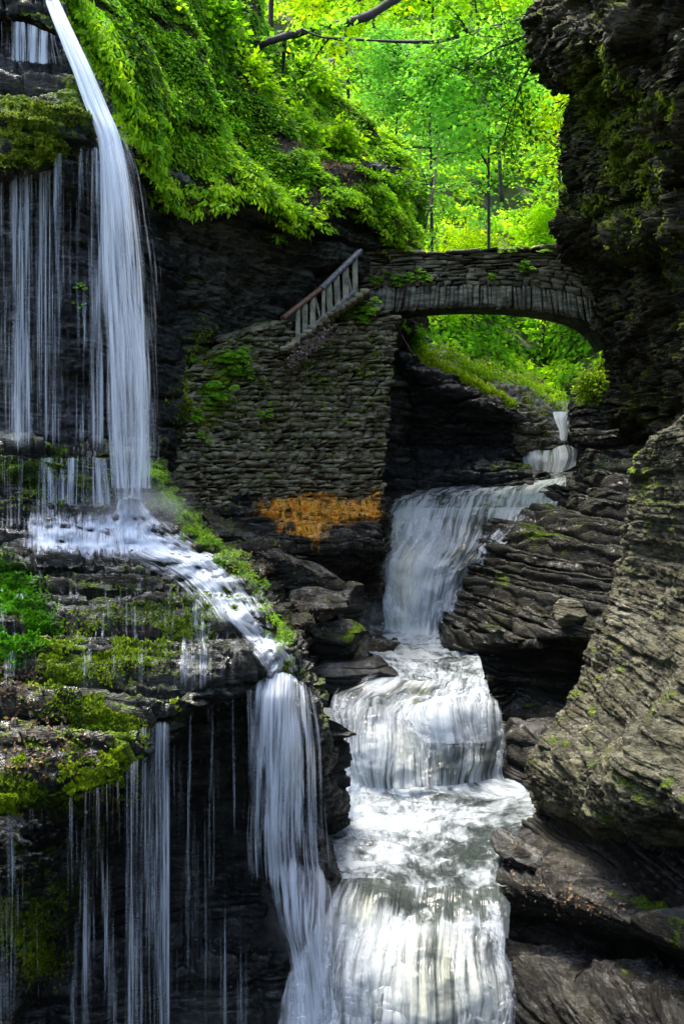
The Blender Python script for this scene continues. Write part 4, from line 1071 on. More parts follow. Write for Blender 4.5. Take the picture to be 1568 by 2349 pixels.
def fern(u, v, Y, R, n, label, seed, c1=(.10,.26,.01), c2=(.24,.46,.02), group='ferns rooted in the stonework'):
    r = np.random.default_rng(seed); c0 = P(u, v, Y)
    root = thing('fern', c0, label, 'fern', group)
    nf = max(4, n // 26); C, D, Nn, L, st = [], [], [], [], []
    for k in range(nf):
        a = r.uniform(-1.5, 1.5); d = unit(np.array([math.sin(a), -.55, .35 + .3 * math.cos(a)])); LL = R * r.uniform(.7, 1.25)
        o0 = r.normal(size=3) * [R * .45, .02, R * .28]
        t = np.linspace(0, 1, 9)[:, None]; ln = c0 + o0 + d * LL * t + np.array([0, 0, -.75]) * LL * t ** 2
        st.append((np.concatenate([[c0], ln]), np.linspace(.006, .003, 10)))
        m = n // nf // 2
        for s in (-1, 1):
            tt = np.linspace(.12, 1, m); p = np.stack([np.interp(tt, t[:, 0], ln[:, q]) for q in range(3)], -1)
            tg = unit(d + np.array([0, 0, -1.5]) * tt[:, None]); sd = unit(np.cross(tg, [0, -.5, .8])) * s
            l = R * .42 * np.sin(np.pi * (tt * .85 + .12)) + .02
            C.append(p + sd * l[:, None] * .5); D.append(sd + tg * .5 + r.normal(size=p.shape) * .12); Nn.append(unit(np.array([0, -.5, .8]) + r.normal(size=p.shape) * .25)); L.append(l)
    tubes_obj('stem', st, M['bark'], root, 4, 0)
    C, D, Nn, L = map(np.concatenate, (C, D, Nn, L))
    leaves_obj('fronds', [leaf_mesh(C, D, Nn, L, L * .42, greens(len(C), c1, c2, .15, r), .1)], M['fern'], root)
for k, (nm, u, v, where, R, n, lab) in enumerate(PL):
    Y = wY(u, v) - .14 if where == 'wall' else bY(u) - .14 if where == 'bridge' else float(sY(u, v)) - .05
    fern(u, v, float(Y), R, n, lab, 300 + k)

# small plants along the seam between the left ledge and the wall bank
parts = []
q = []
for (a, b, w, m) in [((345,1075), (375,1140), 12, 60), ((375,1140), (470,1240), 13, 90), ((470,1240), (600,1350), 11, 60), ((600,1380), (660,1480), 10, 30)]:
    t = rng.random(m)[:, None]; q.append(np.array(a) * (1 - t) + np.array(b) * t + rng.normal(size=(m, 2)) * w)
q = np.concatenate(q); Y = sY(q[:, 0], q[:, 1]); ok = (Y < 30); q, Y = q[ok], Y[ok]
parts.append(clumps(P(q[:, 0], q[:, 1], Y - .03), np.tile([0, -.5, .8], (len(q), 1)), 22, .11, .055, (.06, .16, .01), (.22, .38, .02), .4, .6))
o = leaves_obj('foliage', parts, M['fern']); tag(o, 'low green plants lining the seam between the left ledge and the wall bank', 'ground cover', kind='stuff')

# ================================================================== BOULDERS
def boulder(name, u, v, Y, rad, mat, seed, label, rot=0.0, group=None, moss=0.0, pale=0.0, nplane=16):
    r = np.random.default_rng(seed)
    nu, nv = 90, 60
    th = np.linspace(0, 2 * np.pi, nu, endpoint=False); ph = np.linspace(.02, np.pi - .02, nv)
    T, H = np.meshgrid(th, ph); d = np.stack([np.sin(H) * np.cos(T), np.sin(H) * np.sin(T), np.cos(H)], -1)
    n = unit(r.normal(size=(nplane, 3)) * [1, 1, .8]); dist = r.uniform(.72, 1.0, nplane)
    dots = np.maximum(d @ n.T, 1e-3); rr = np.min(dist / dots, axis=-1); rr = np.minimum(rr, 1.15)
    W = d * rr[..., None] * np.array(rad)
    c, s = math.cos(rot), math.sin(rot)
    W = np.stack([W[..., 0] * c - W[..., 2] * s, W[..., 1], W[..., 0] * s + W[..., 2] * c], -1)
    c0 = P(u, v, Y); W = W + c0
    pr, f, t_ = strata(W, .16, .5, seed, warp=.2); W = W + unit(W - c0) * [1, 1, .3] * ((pr - .5) * .16 * min(1, min(rad) * 2))[..., None]
    W = W + unit(W - c0) * (fbm(W, 4, seed, 2.6) * .09 * min(1, min(rad) * 2))[..., None]
    i = np.arange(nu * nv).reshape(nv, nu); j = np.roll(i, -1, 1)
    Fc = np.stack([i[:-1], j[:-1], j[1:], i[1:]], -1).reshape(-1, 4)
    caps = np.array([i[0], i[-1][::-1]])
    SURF.append(np.stack([*proj(W), W[..., 1]], -1).reshape(-1, 3))
    mk = np.tile([moss, pale, 0], (nu * nv, 1))
    o = mesh_obj(name, W.reshape(-1, 3), [Fc, caps], mat, attrs={'mk': mk}, loc=c0)
    return tag(o, label, 'boulder', group)
GB = 'boulders below the masonry wall'
boulder('boulder', 640, 1305, 20.6, (.85, .8, .30), M['mid'], 401, 'long brown slab boulder sloping down below the orange seep', -.35, GB, .05, .25)
boulder('boulder', 735, 1335, 20.8, (.62, .6, .26), M['mid'], 402, 'rounded wedge boulder right of the long brown slab', -.5, GB, .1, .15)
boulder('boulder', 725, 1392, 19.9, (.62, .5, .30), M['mid'], 403, 'shiny wet boulder in the middle of the boulder heap', -.12, GB, -.1, .25)
boulder('boulder', 800, 1400, 20.6, (.34, .5, .55), M['mid'], 404, 'dark upright boulder at the right of the heap above the pool', -.5, GB, 0, 0)
boulder('boulder', 765, 1468, 19.9, (.55, .5, .42), M['mid'], 405, 'brownish boulder with moss beside the small cave', -.25, GB, .2, .1)
boulder('boulder', 690, 1425, 19.0, (.32, .35, .14), M['mid'], 406, 'thin yellowish ledge stone roofing the small cave', -.1, GB, .1, .35)
boulder('boulder', 810, 1545, 19.7, (.78, .6, .30), M['dark'], 407, 'flat black rock at the left lip of the upper pool', .06, GB, -.1, 0)
boulder('boulder', 560, 1235, 20.9, (.55, .5, .16), M['mid'], 408, 'flat tilted stone under the left end of the orange seep', -.3, GB, .1, .2)
boulder('boulder', 505, 1215, 20.2, (.45, .5, .18), M['mid'], 409, 'small dark tilted stone nearest the left falls', -.45, GB, .15, .1)
boulder('boulder', 1305, 1408, 19.4, (.34, .4, .24), M['pale'], 410, 'pale shiny block on the ledges beside the right cliff', -.3, None, -.2, .35)
boulder('boulder', 1185, 1950, 14.2, (.34, .45, .16), M['mid'], 411, 'brown rounded rock at the right margin of the middle pool', -.5, None, 0, .15)

# ================================================================== WATER
ug, vg = np.meshgrid(np.arange(360, 900, 3.0), np.arange(750, 1150, 3.0)); ok = (vg > wtop(ug) + 6) & (ug < wR(vg) - 6) & (ug > np.interp(vg, [700, 900, 985, 1040, 1080, 1165], [420, 400, 352, 352, 378, 446]))
SURF.append(np.stack([ug[ok], vg[ok], wY(ug[ok], vg[ok]) - .07], -1))
rebuild()
def water(name, ctrl, mat, seed, wa, label, cat='waterfall', kind=None, step=3.0, amp=0.06, fu=5.0, fv=1.2, drape=None, offs=0.06, parent=None, c=0.4, group=None, lump=0.0):
    """ctrl rows run down the flow. wa(D, s, t) gives density, foam, tint; s across 0..1, t along 0..1"""
    D = dense(ctrl, step, c); R, C = D.shape[:2]
    if drape:
        Y = sY(D[..., 0], D[..., 1])
        for _ in range(3):
            Y = (np.roll(Y, 1, 0) + Y + np.roll(Y, -1, 0) + np.roll(Y, 1, 1) + np.roll(Y, -1, 1)) / 5
        D[..., 2] = np.minimum(Y, D[..., 2] + 3) - offs
    W = P(D[..., 0], D[..., 1], D[..., 2])
    dx = np.linalg.norm(np.diff(W, axis=1), axis=-1).mean(); 
    wid = np.linalg.norm(W[:, 1:] - W[:, :-1], axis=-1).sum(1)
    s = np.tile(np.linspace(0, 1, C), (R, 1)); along = np.concatenate([[0], np.cumsum(np.linalg.norm(np.diff(W.mean(1), axis=0), axis=-1))])
    t = np.tile(np.linspace(0, 1, R)[:, None], (1, C))
    wm = np.median(wid)
    uvs = np.stack([s * wm + seed * 3.1, np.tile(along[:, None], (1, C)) + seed * 1.7], -1)
    q = np.stack([uvs[..., 0] * fu, uvs[..., 1] * fv, np.full_like(s, seed)], -1)
    n = normals(W)
    W = W + n * (amp * fbm(q, 4, seed))[..., None]
    if lump: W = W + n * (lump * fbm(q * [.25, .6, 1], 3, seed + 2))[..., None]
    a = wa(D, s, t)
    a = np.stack([np.broadcast_to(x, s.shape) for x in a], -1).reshape(-1, 3)
    o = mesh_obj(name, W.reshape(-1, 3), grid_faces(R, C), mat, parent, attrs={'wa': np.clip(a, 0, 1.6)}, uv=uvs.reshape(-1, 2))
    if parent is None: tag(o, label, cat, group, kind)
    return o
def edge(s, a=.12, b=.12): return ss(0, a, s) * ss(0, b, 1 - s)

# --- main stream
Q = {
 'q0': [(1200,1088,30.6),(1228,1090,30.6),(1262,1092,30.6),(1290,1092,30.6),(1325,1090,30.6)],
 'q1': [(985,1120,29),(1080,1117,29),(1150,1114,29),(1220,1111,29),(1300,1106,29)],
 'q2': [(895,1158,27.6),(980,1140,28),(1080,1134,28),(1185,1130,28),(1300,1124,27.8)],
 'q3': [(868,1190,25.9),(945,1168,26.3),(1050,1172,26.4),(1165,1168,26.5),(1285,1156,26.5)],
 'q4': [(872,1238,25.2),(935,1226,25.2),(1030,1236,25.1),(1125,1225,25.2),(1240,1196,25.4)],
 'q5': [(874,1295,24.8),(925,1290,24.6),(1000,1300,24.4),(1070,1288,24.5),(1150,1262,24.6)],
 'q6': [(880,1370,24.4),(928,1378,24.1),(985,1382,24.1),(1030,1374,24.2),(1098,1345,24.4)],
 'q7': [(878,1442,24.1),(930,1452,23.7),(975,1455,23.7),(1020,1450,23.8),(1075,1438,24)],
 'q8': [(828,1462,23.4),(890,1473,23.0),(958,1476,22.8),(1012,1474,22.9),(1066,1468,23.1)],
 'q9': [(850,1500,21.5),(920,1512,20.9),(985,1515,20.7),(1045,1510,21),(1098,1505,21.1)],
 'q10': [(880,1552,19.6),(940,1555,19.1),(1000,1556,19),(1055,1553,19.1),(1112,1548,19.3)],
 'q11': [(768,1612,18.95),(872,1606,18.65),(955,1614,18.6),(1045,1606,18.6),(1128,1590,18.85)],
 'q12': [(748,1650,18.5),(840,1644,17.85),(925,1660,18.1),(1020,1642,17.75),(1138,1640,18.45)],
 'q13': [(746,1722,18.2),(830,1724,17.45),(925,1732,17.6),(1040,1720,17.6),(1148,1722,18.1)],
 'q14': [(752,1792,17.8),(838,1802,17.2),(930,1812,17.05),(1045,1802,17.2),(1165,1785,17.7)],
 'q15': [(690,1850,16.7),(830,1840,16.8),(950,1842,16.8),(1090,1835,16.9),(1235,1822,17.1)],
 'q16': [(672,1890,15.8),(800,1892,15.7),(950,1895,15.65),(1070,1890,15.7),(1200,1872,16.0)],
 'q17': [(730,1945,14.8),(835,1950,14.7),(950,1955,14.6),(1055,1950,14.7),(1160,1935,14.9)],
 'q18': [(775,2012,13.7),(862,2024,13.5),(958,2034,13.4),(1050,2034,13.4),(1158,2020,13.5)],
 'q19': [(752,2066,13.05),(850,2080,12.95),(950,2098,12.9),(1050,2096,12.85),(1165,2068,12.9)],
 'q20': [(715,2148,12.75),(830,2150,12.5),(940,2158,12.45),(1060,2158,12.5),(1168,2140,12.7)],
 'q21': [(680,2250,12.5),(800,2250,12.1),(930,2252,12),(1060,2250,12.1),(1172,2250,12.5)],
 'q22': [(655,2360,12.3),(790,2360,11.9),(930,2360,11.8),(1060,2360,11.9),(1175,2360,12.3)],
 'q23': [(640,2460,12.2),(780,2460,11.8),(930,2460,11.7),(1060,2460,11.8),(1180,2460,12.2)]}
def bl(D, *l): return blobs(D, l)
Q['q15'][4] = (1290, 1818, 17.2); Q['q16'][4] = (1250, 1872, 16.0)
full = [[(*p, float(k)) for p in Q['q%d' % k]] for k in range(24)]
DS = dense(full, 2.6, .4, 1400)
KS = DS[:, 0, 3]
def stream_all():
    W = P(DS[..., 0], DS[..., 1], DS[..., 2]); n = normals(W); R, C = W.shape[:2]
    s = np.tile(np.linspace(0, 1, C), (R, 1)); al = np.concatenate([[0], np.cumsum(np.linalg.norm(np.diff(W.mean(1), axis=0), axis=-1))])[:, None] + 0 * s
    wid = np.linalg.norm(W[:, 1:] - W[:, :-1], axis=-1).sum(1)
    wid = np.convolve(np.pad(wid, 60, mode='edge'), np.ones(121) / 121, 'valid')[:, None]
    uvs = np.stack([(s - .5) * wid + 40, al], -1)
    steep = np.interp(DS[..., 3], [0, 3, 4, 6.6, 7, 10, 11, 13.6, 14, 18, 19, 22, 23], [0, .3, 1, 1, .2, .2, 1, 1, .15, .25, 1, 1, 1])
    q = np.stack([uvs[..., 0] * 4.2, uvs[..., 1] * (.9 + 0 * steep), 0 * s], -1)
    q2 = np.stack([uvs[..., 0] * 2.0, uvs[..., 1] * 3.2, 0 * s + 5], -1)
    W = W + n * (steep * (.08 * fbm(q * [1, .7, 1], 4, 71) + .38 * fbm(q * [.26, .7, 1], 3, 73) + .07 * fbm(q2 * 1.4, 4, 79)) + (1.1 - steep) * .10 * fbm(q2 * 1.3, 4, 75))[..., None]
    W[..., 2] += .10 * np.interp(DS[..., 3], [0, 2.6, 3.6], [1, 1, 0])
    return W, uvs, s
WS, UVS, SS_ = stream_all()
def seg(name, a, b, mat, wa, label, cat, kind=None):
    i0, i1 = np.searchsorted(KS, a - 1e-6), np.searchsorted(KS, b - 1e-6)
    sl = slice(i0, i1 + 1); W = WS[sl]; D = DS[sl]; s = SS_[sl]
    t = np.tile(np.linspace(0, 1, W.shape[0])[:, None], (1, W.shape[1]))
    at = np.stack([np.broadcast_to(x, s.shape) for x in wa(D, s, t)], -1).reshape(-1, 3)
    o = mesh_obj(name, W.reshape(-1, 3), grid_faces(*W.shape[:2]), M[mat], attrs={'wa': np.clip(at, 0, 1.6)}, uv=UVS[sl].reshape(-1, 2))
    tag(o, label, cat, kind=kind)
    if cat == 'waterfall':
        for k, dd in enumerate((.10, .20)):
            n = normals(W); e_ = edge(s, .08, .1) * ss(0, .18, t) * ss(0, .12, 1 - t)
            W2 = W + n * (dd * e_ + .09 * e_ * fbm(np.stack([UVS[sl][..., 0] * 5, UVS[sl][..., 1] * .8, 0 * s + 9 * k], -1), 3, 91 + k))[..., None] + np.array([0, 0, .03])
            at2 = np.stack([e_ * (.54 - .12 * k) * ss(.35, .9, at.reshape(*s.shape, 3)[..., 1]), 0 * s + 1.3, at.reshape(*s.shape, 3)[..., 2] * .6], -1).reshape(-1, 3)
            mesh_obj('veil', (W2).reshape(-1, 3), grid_faces(*W.shape[:2]), M['fall'], o, attrs={'wa': at2}, uv=(UVS[sl] + 7.3 * (k + 1)).reshape(-1, 2))
seg('water', 0, 3, 'stream', lambda D, s, t: (edge(s, .04, .06) * 1.3, .62 + .35 * t + bl(D, (1160, 1170, 80, 14, -.25), (1200, 1112, 60, 8, .4)), 0), 'shallow stream sheet sliding toward the upper fall', 'stream', 'structure')
seg('waterfall', 3, 7, 'stream', lambda D, s, t: (edge(s, .12, .14) * 1.3, 1.12 + bl(D, (935, 1310, 45, 110, .3), (1120, 1200, 80, 22, -.45), (1078, 1340, 42, 110, -.62), (1010, 1400, 26, 60, -.2), (1020, 1262, 50, 12, -.25), (950, 1250, 50, 60, .25), (1150, 1230, 60, 25, -.1), (980, 1215, 60, 10, -.2)), bl(D, (930, 1330, 35, 110, .45), (900, 1220, 20, 30, .4))), 'upper cascade pouring over the ledge beneath the bridge', 'waterfall')
seg('water', 7, 10, 'pool', lambda D, s, t: (edge(s, .05, .06) * 1.3, 1.02 - .2 * t + bl(D, (1040, 1520, 60, 20, -.2)), bl(D, (890, 1485, 70, 14, .35))), 'foaming pool between the upper and middle cascades', 'pool', 'structure')
seg('waterfall', 10, 14, 'stream', lambda D, s, t: (edge(s, .10, .12) * 1.3, .94 + bl(D, (830, 1605, 60, 16, -.5), (1060, 1590, 50, 20, -.25), (1012, 1750, 38, 45, -.55), (1090, 1745, 26, 50, -.35), (925, 1700, 18, 60, -.2), (990, 1640, 50, 60, .1), (800, 1700, 30, 60, -.2), (900, 1720, 60, 60, .2), (960, 1585, 60, 18, -.15)), bl(D, (965, 1590, 42, 20, 1.4), (930, 1740, 60, 60, .3))), 'middle cascade tumbling over a rounded rock dome', 'waterfall')
seg('water', 14, 18, 'pool', lambda D, s, t: (edge(s, .04, .02) * 1.3, (.88 - .40 * t + .35 * (1 - s) * t) + bl(D, (1060, 1960, 90, 40, -.22), (1060, 1840, 90, 14, -.3), (1100, 1885, 60, 12, .2), (870, 1880, 130, 30, .3), (1130, 1920, 50, 30, -.3)), 0), 'wide foam-streaked pool below the middle cascade', 'pool', 'structure')
seg('waterfall', 18, 23, 'stream', lambda D, s, t: (edge(s, .10, .16) * 1.3, .60 + .26 * ss(.02, .3, t) + bl(D, (900, 2060, 50, 18, -.4), (960, 2085, 120, 30, -.42), (1060, 2060, 60, 20, -.2), (780, 2090, 60, 60, .2), (1080, 2200, 40, 100, -.1), (930, 2160, 90, 30, .1)), bl(D, (845, 2090, 50, 40, .8), (980, 2260, 130, 130, .6))), 'lower cascade dropping out of the bottom of the photo', 'waterfall')
# far trickles
water('waterfall', [[(1190,1024,31.8),(1225,1030,31.7),(1262,1032,31.7),(1296,1020,31.8),(1326,1030,31.9)],[(1192,1036,31.5),(1225,1040,31.3),(1262,1042,31.3),(1300,1032,31.4),(1326,1038,31.5)],[(1194,1052,31.2),(1225,1055,31),(1262,1058,31),(1300,1052,31),(1323,1050,31.3)],[(1202,1076,31.0),(1228,1086,30.8),(1256,1089,30.7),(1290,1082,30.7),(1322,1066,31)]], M['stream'], 7, lambda D, s, t: (edge(s, .12, .12) * 1.3, .9, bl(D, (1250, 1070, 30, 20, .5))), 'small far fall just above the upper stream sheet', step=2, amp=.03)
water('waterfall', [[(1266,946,33.6),(1284,944,33.4),(1302,948,33.4)],[(1270,962,33.0),(1285,962,32.8),(1300,964,33.0)],[(1280,988,32.4),(1291,990,32.3),(1302,992,32.4)],[(1282,1008,32.0),(1291,1008,31.9),(1300,1010,32.0)],[(1278,1036,31.6),(1290,1038,31.5),(1304,1036,31.6)]], M['stream'], 8, lambda D, s, t: (edge(s, .25, .25) * (.95 - .35 * ss(.42, .5, t) * (1 - ss(.55, .66, t))) * (1 - ss(.66, .82, t)), .95, 0), 'farthest white trickle in the gully under the arch', step=1.5, amp=.03)

# --- left main fall: several overlapping veils of one fall
fallL = thing('waterfall', P(200, 1150, 15.2), 'tall white waterfall sliding off the mossy ledge at the upper left', 'waterfall')
def vrows(rows): 
    out = []
    for (v, a, b, Y) in rows: out.append([(a, v, Y + .05), (a * .75 + b * .25, v, Y - .03), ((a + b) / 2, v, Y - .08), (a * .25 + b * .75, v, Y - .02), (b, v, Y + .1)])
    return out
main = [(-70, 70, 112, 16.2), (-10, 98, 138, 15.6), (60, 126, 172, 15.15), (150, 160, 215, 14.8), (240, 192, 255, 14.6), (320, 222, 288, 14.4), (450, 228, 318, 14.4), (600, 230, 345, 14.5), (800, 236, 385, 14.6), (950, 242, 395, 14.7), (1070, 246, 385, 14.8), (1185, 258, 365, 14.9)]
water('veil', vrows(main), M['fall'], 11, lambda D, s, t: (edge(s, .12, .4) * (.98 - .56 * ss(.15, .8, t)), 1.3, 0), '', parent=fallL, amp=.04, fu=8, fv=.3)
m2 = [(v, a - 4, a + (b - a) * .9, Y - .12) for v, a, b, Y in main]
water('veil', vrows(m2), M['fall'], 12, lambda D, s, t: (edge(s, .15, .35) * (.76 - .36 * ss(.2, .9, t)), 1.3, 0), '', parent=fallL, amp=.05, fu=8, fv=.3)
spray = [(200, 190, 255, 14.6), (300, 225, 325, 14.4), (420, 230, 385, 14.5), (600, 234, 425, 14.8), (800, 238, 445, 15.0), (1000, 246, 450, 15.2), (1120, 255, 440, 15.3)]
water('veil', vrows([(v, a - 6, a + (b - a) * .8, Y - .2) for v, a, b, Y in spray]), M['veil'], 48, lambda D, s, t: (edge(s, .1, .5) * .66 * ss(0, .2, t), 1.3, 0), '', parent=fallL, amp=.06, fu=9, fv=.25)
water('veil', vrows(spray), M['veil'], 13, lambda D, s, t: (ss(0, .1, s) * (1 - s) ** .6 * .78 * ss(0, .2, t) * (1.05 - .25 * t), 1.3, 0), '', parent=fallL, amp=.06, fu=9, fv=.25)
# --- thin curtains
def curtain(rows, seed, den, label, mat='veil', sc=1.0, group='thin curtains of dripping water'):
    def wa(D, s, t):
        x = D[..., 0]; base = np.interp(x, *den)
        return base * edge(s, .03, .03) * ss(0, .03, t) * ss(-.05, .12, 1 - t), 1.3, 0
    return water('waterfall', rows, M[mat], seed, wa, label, amp=.03, fu=9, fv=.2, group=group)
def cur(tops, vb, Y, Yb=None):
    u = [a for a, b in tops]
    r0 = [(a, b, Y) for a, b in tops]
    return [r0] + [[(a, b + (vb - b) * f, Y + ((Yb or Y) - Y) * f) for a, b in tops] for f in (.05, .3, .6, 1.0)]
curtain(cur([(-40, 352), (20, 356), (50, 356), (90, 345), (130, 345), (170, 335), (215, 330), (240, 340)], 1050, 14.2, 15.0), 21, ([-40, 0, 20, 32, 48, 66, 75, 95, 120, 150, 180, 240], [.38, .40, .46, .64, .70, .58, .44, .40, .54, .38, .44, .48]), 'wide thread-like veil in front of the black wall at the far left')
curtain(cur([(-40, 352), (60, 356), (120, 345), (240, 335)], 1050, 14.8, 15.3), 22, ([-40, 30, 70, 120, 150, 240], [.5, .56, .62, .6, .5, .6]), 'fainter second veil hanging behind the wide one', 'faint')
curtain([[(-40,48,15.25),(50,50,15.25),(100,70,15.2),(134,84,15.2)],[(-40,80,15.2),(50,82,15.2),(100,95,15.15),(140,108,15.15)],[(-40,140,15.2),(50,145,15.2),(100,150,15.1),(160,155,15.0)]], 23, ([-40, 20, 40, 60, 100, 130, 160], [.4, .5, .78, .6, .72, .5, .4]), 'short veil dripping under the top left cap stone')
curtain([[(-40,1046,15.3),(100,1048,15.4),(200,1048,15.5),(250,1050,15.55)],[(-40,1100,15.1),(100,1102,15.2),(200,1102,15.3),(255,1104,15.35)],[(-40,1170,14.95),(100,1175,15),(200,1176,15.1),(262,1180,15.15)],[(-40,1215,14.7),(100,1215,14.7),(200,1215,14.7),(262,1215,14.8)]], 24, ([-40, 60, 150, 255], [.48, .5, .55, .55]), 'light film running down the mossy step face at the left')
# lower curtains beneath the slab lip
curtain(cur([(285, 1770), (300, 1748), (318, 1735)], 2420, 10.65), 25, ([285, 300, 318], [.50, .58, .46]), 'white thread fall at the slab corner, left of the pair', 'thread')
curtain(cur([(315, 1665), (332, 1660), (348, 1655)], 2420, 11.2), 26, ([315, 335, 348], [.36, .5, .36]), 'thin slanting thread between the pair of thread falls', 'thread')
curtain(cur([(344, 1655), (365, 1650), (390, 1652)], 2420, 11.35), 27, ([344, 352, 365, 380, 390], [.38, .42, .5, .72, .56]), 'brightest straight thread fall below the slab notch', 'thread')
curtain(cur([(-20, 1858), (90, 1845), (180, 1815), (262, 1785), (280, 1790)], 2430, 10.15, 10.3), 28, ([-20, 60, 150, 200, 280], [.36, .40, .42, .42, .42]), 'faint dripping curtain under the mossy slab corner', 'veil')
curtain(cur([(390, 1652), (450, 1620), (520, 1592), (580, 1568)], 2430, 12.1), 29, ([390, 430, 500, 560, 580], [.48, .42, .36, .46, .62]), 'faint dripping curtain over the black undercut wall', 'faint')
# runoff down the ledge, then off its end
runoff = thing('waterfall', P(400, 1290, 14.6), 'white runoff racing down the slab from the foot of the left fall', 'waterfall')
path = [(255,1145,340,1145),(235,1190,385,1185),(230,1228,440,1228),(270,1262,490,1256),(345,1294,540,1288),(412,1332,566,1318),(462,1378,596,1364),(500,1428,624,1410),(548,1478,664,1452),(580,1522,694,1502),(602,1560,712,1560),(606,1592,720,1600)]
rows_ = []
for (a, va, b, vb) in path: rows_.append([(a + (b - a) * f, va + (vb - va) * f + (-6 if .3 < f < .7 else 0), 40) for f in (0, .25, .5, .75, 1)])
water('film', rows_, M['run'], 31, lambda D, s, t: (edge(s, .35, .35) * (.84 - .06 * ss(.3, 1, t)), 1.3, 0), '', parent=runoff, drape=1, offs=.05, amp=.03, fu=5, fv=2)
water('film', rows_, M['fall'], 32, lambda D, s, t: (edge(s, .35, .4) * (.60 - .05 * ss(.3, 1, t)), 1.3, 0), '', parent=runoff, drape=1, offs=.12, amp=.05, fu=5, fv=1)
spread = [[(x, v + k, 40) for x in (20, 90, 160, 240, 320, 400)] for k, v in ((0, 1140), (0, 1170), (0, 1200), (0, 1225), (0, 1250), (0, 1280), (0, 1320))]
for k in (0, 1):
    water('film', spread, M['run' if k else 'fall'], 33 + 10 * k, lambda D, s, t: (edge(s, .2, .2) * edge(t, .35, .4) * (.50 + .28 * np.exp(-((D[..., 1] - 1215 - k * 35) / 16) ** 2) + bl(D, (300, 1180, 60, 40, .35), (120, 1240, 60, 14, .2), (130, 1290, 30, 30, .15))), 1.3, 0), '', parent=runoff, drape=1, offs=.05 + .06 * k, amp=.03, fu=3, fv=5)
wide = [[(a + (b - a) * f, va + (vb - va) * f - 4, 40) for f in (0, .25, .5, .75, 1)] for (a, va, b, vb) in [(x0 - 75, y0 + 14, x1 + 60, y1 - 14) for (x0, y0, x1, y1) in path[:9]]]
water('film', wide, M['run'], 45, lambda D, s, t: (edge(s, .4, .4) * .66 * edge(t, .2, .2), 1.3, 0), '', parent=runoff, drape=1, offs=.04, amp=.02, fu=4, fv=3)
water('film', [[(x, v, 40) for x in (-60, 60, 200, 340, 480, 600)] for v in (1290, 1350, 1430, 1500, 1570, 1640)], M['run'], 34, lambda D, s, t: (.34 * edge(s, .05, .1) * edge(t, .1, .3), 1.3, 0), '', parent=runoff, drape=1, offs=.03, amp=.01, fu=3, fv=3)
M['wisp'] = water_mat('torn_silky_water', 16, 0.8, contrast=0.2, amax=.8, swirl=.5)
endf = thing('waterfall', P(650, 1950, 12.6), 'broad silky fall dropping from the end of the left slab', 'waterfall')
def endrows(k, dY): return [[(602 - k, 1545, 12.7 - dY), (640, 1545, 12.7 - dY), (680, 1560, 12.9 - dY), (712, 1600, 13.0 - dY)], [(590 - k, 1600, 12.4 - dY), (636, 1600, 12.4 - dY), (682, 1610, 12.6 - dY), (724, 1640, 12.8 - dY)], [(584 - k, 1700, 12.3 - dY), (634, 1700, 12.3 - dY), (686, 1700, 12.4 - dY), (738, 1710, 12.7 - dY)], [(582 - k, 1820, 12.3 - dY), (632, 1820, 12.3 - dY), (688, 1820, 12.5 - dY), (744, 1825, 12.8 - dY)], [(576 - k, 1930, 12.3 - dY), (630, 1935, 12.3 - dY), (690, 1930, 12.4 - dY), (750, 1915, 12.7 - dY)], [(580 - k, 2060, 12.3 - dY), (640, 2070, 12.2 - dY), (700, 2060, 12.3 - dY), (760, 2040, 12.5 - dY)]]
water('veil', endrows(0, 0), M['wisp'], 35, lambda D, s, t: (edge(s, .3, .3) * (.66 - .20 * ss(.15, 1, t)) * ss(.0, .35, 1 - t), 1.3, 0), '', parent=endf, amp=.06, fu=6, fv=.6, lump=.1)
water('veil', [[(q[0] + (30 if n_ == 3 else 0), q[1], q[2] - .08) for n_, q in enumerate(r_)] for r_ in endrows(40, 0)], M['veil'], 46, lambda D, s, t: (edge(s, .2, .2) * .62 * ss(0, .15, 1 - t), 1.3, 0), '', parent=endf, amp=.05, fu=6, fv=.4)
water('veil', endrows(30, .15), M['wisp'], 36, lambda D, s, t: (edge(s, .15, .35) * (.52 - .08 * t) * ss(.0, .35, 1 - t), 1.3, 0), '', parent=endf, amp=.06, fu=6, fv=.5, lump=.08)
# splash running from the rib into the lower cascade
water('waterfall', [[(600,1960,12.9),(660,1950,12.8),(720,1960,12.9),(770,2000,13.1)],[(590,2030,12.7),(660,2030,12.5),(730,2040,12.5),(800,2080,12.8)],[(610,2130,12.5),(670,2130,12.3),(730,2140,12.2),(790,2160,12.4)],[(640,2250,12.4),(690,2250,12.2),(740,2255,12.1),(790,2260,12.2)],[(650,2370,12.3),(700,2370,12.1),(750,2370,12),(800,2370,12.1)]], M['wisp'], 37,
      lambda D, s, t: (edge(s, .35, .25) * .62 * ss(0, .15, t), 1.3, 0), 'translucent spray sliding off the black rib into the lower cascade', amp=.1, fu=3, fv=1, lump=.3)
0 and water('water', [[(x, 2340, 11.2), (x, 2460, 10.2)] for x in (1100, 1300, 1700)], M['pool'], 38, lambda D, s, t: (1, .9, 0), 'foam at the foot of the lower cascade on the right', 'pool', 'structure', amp=.03)


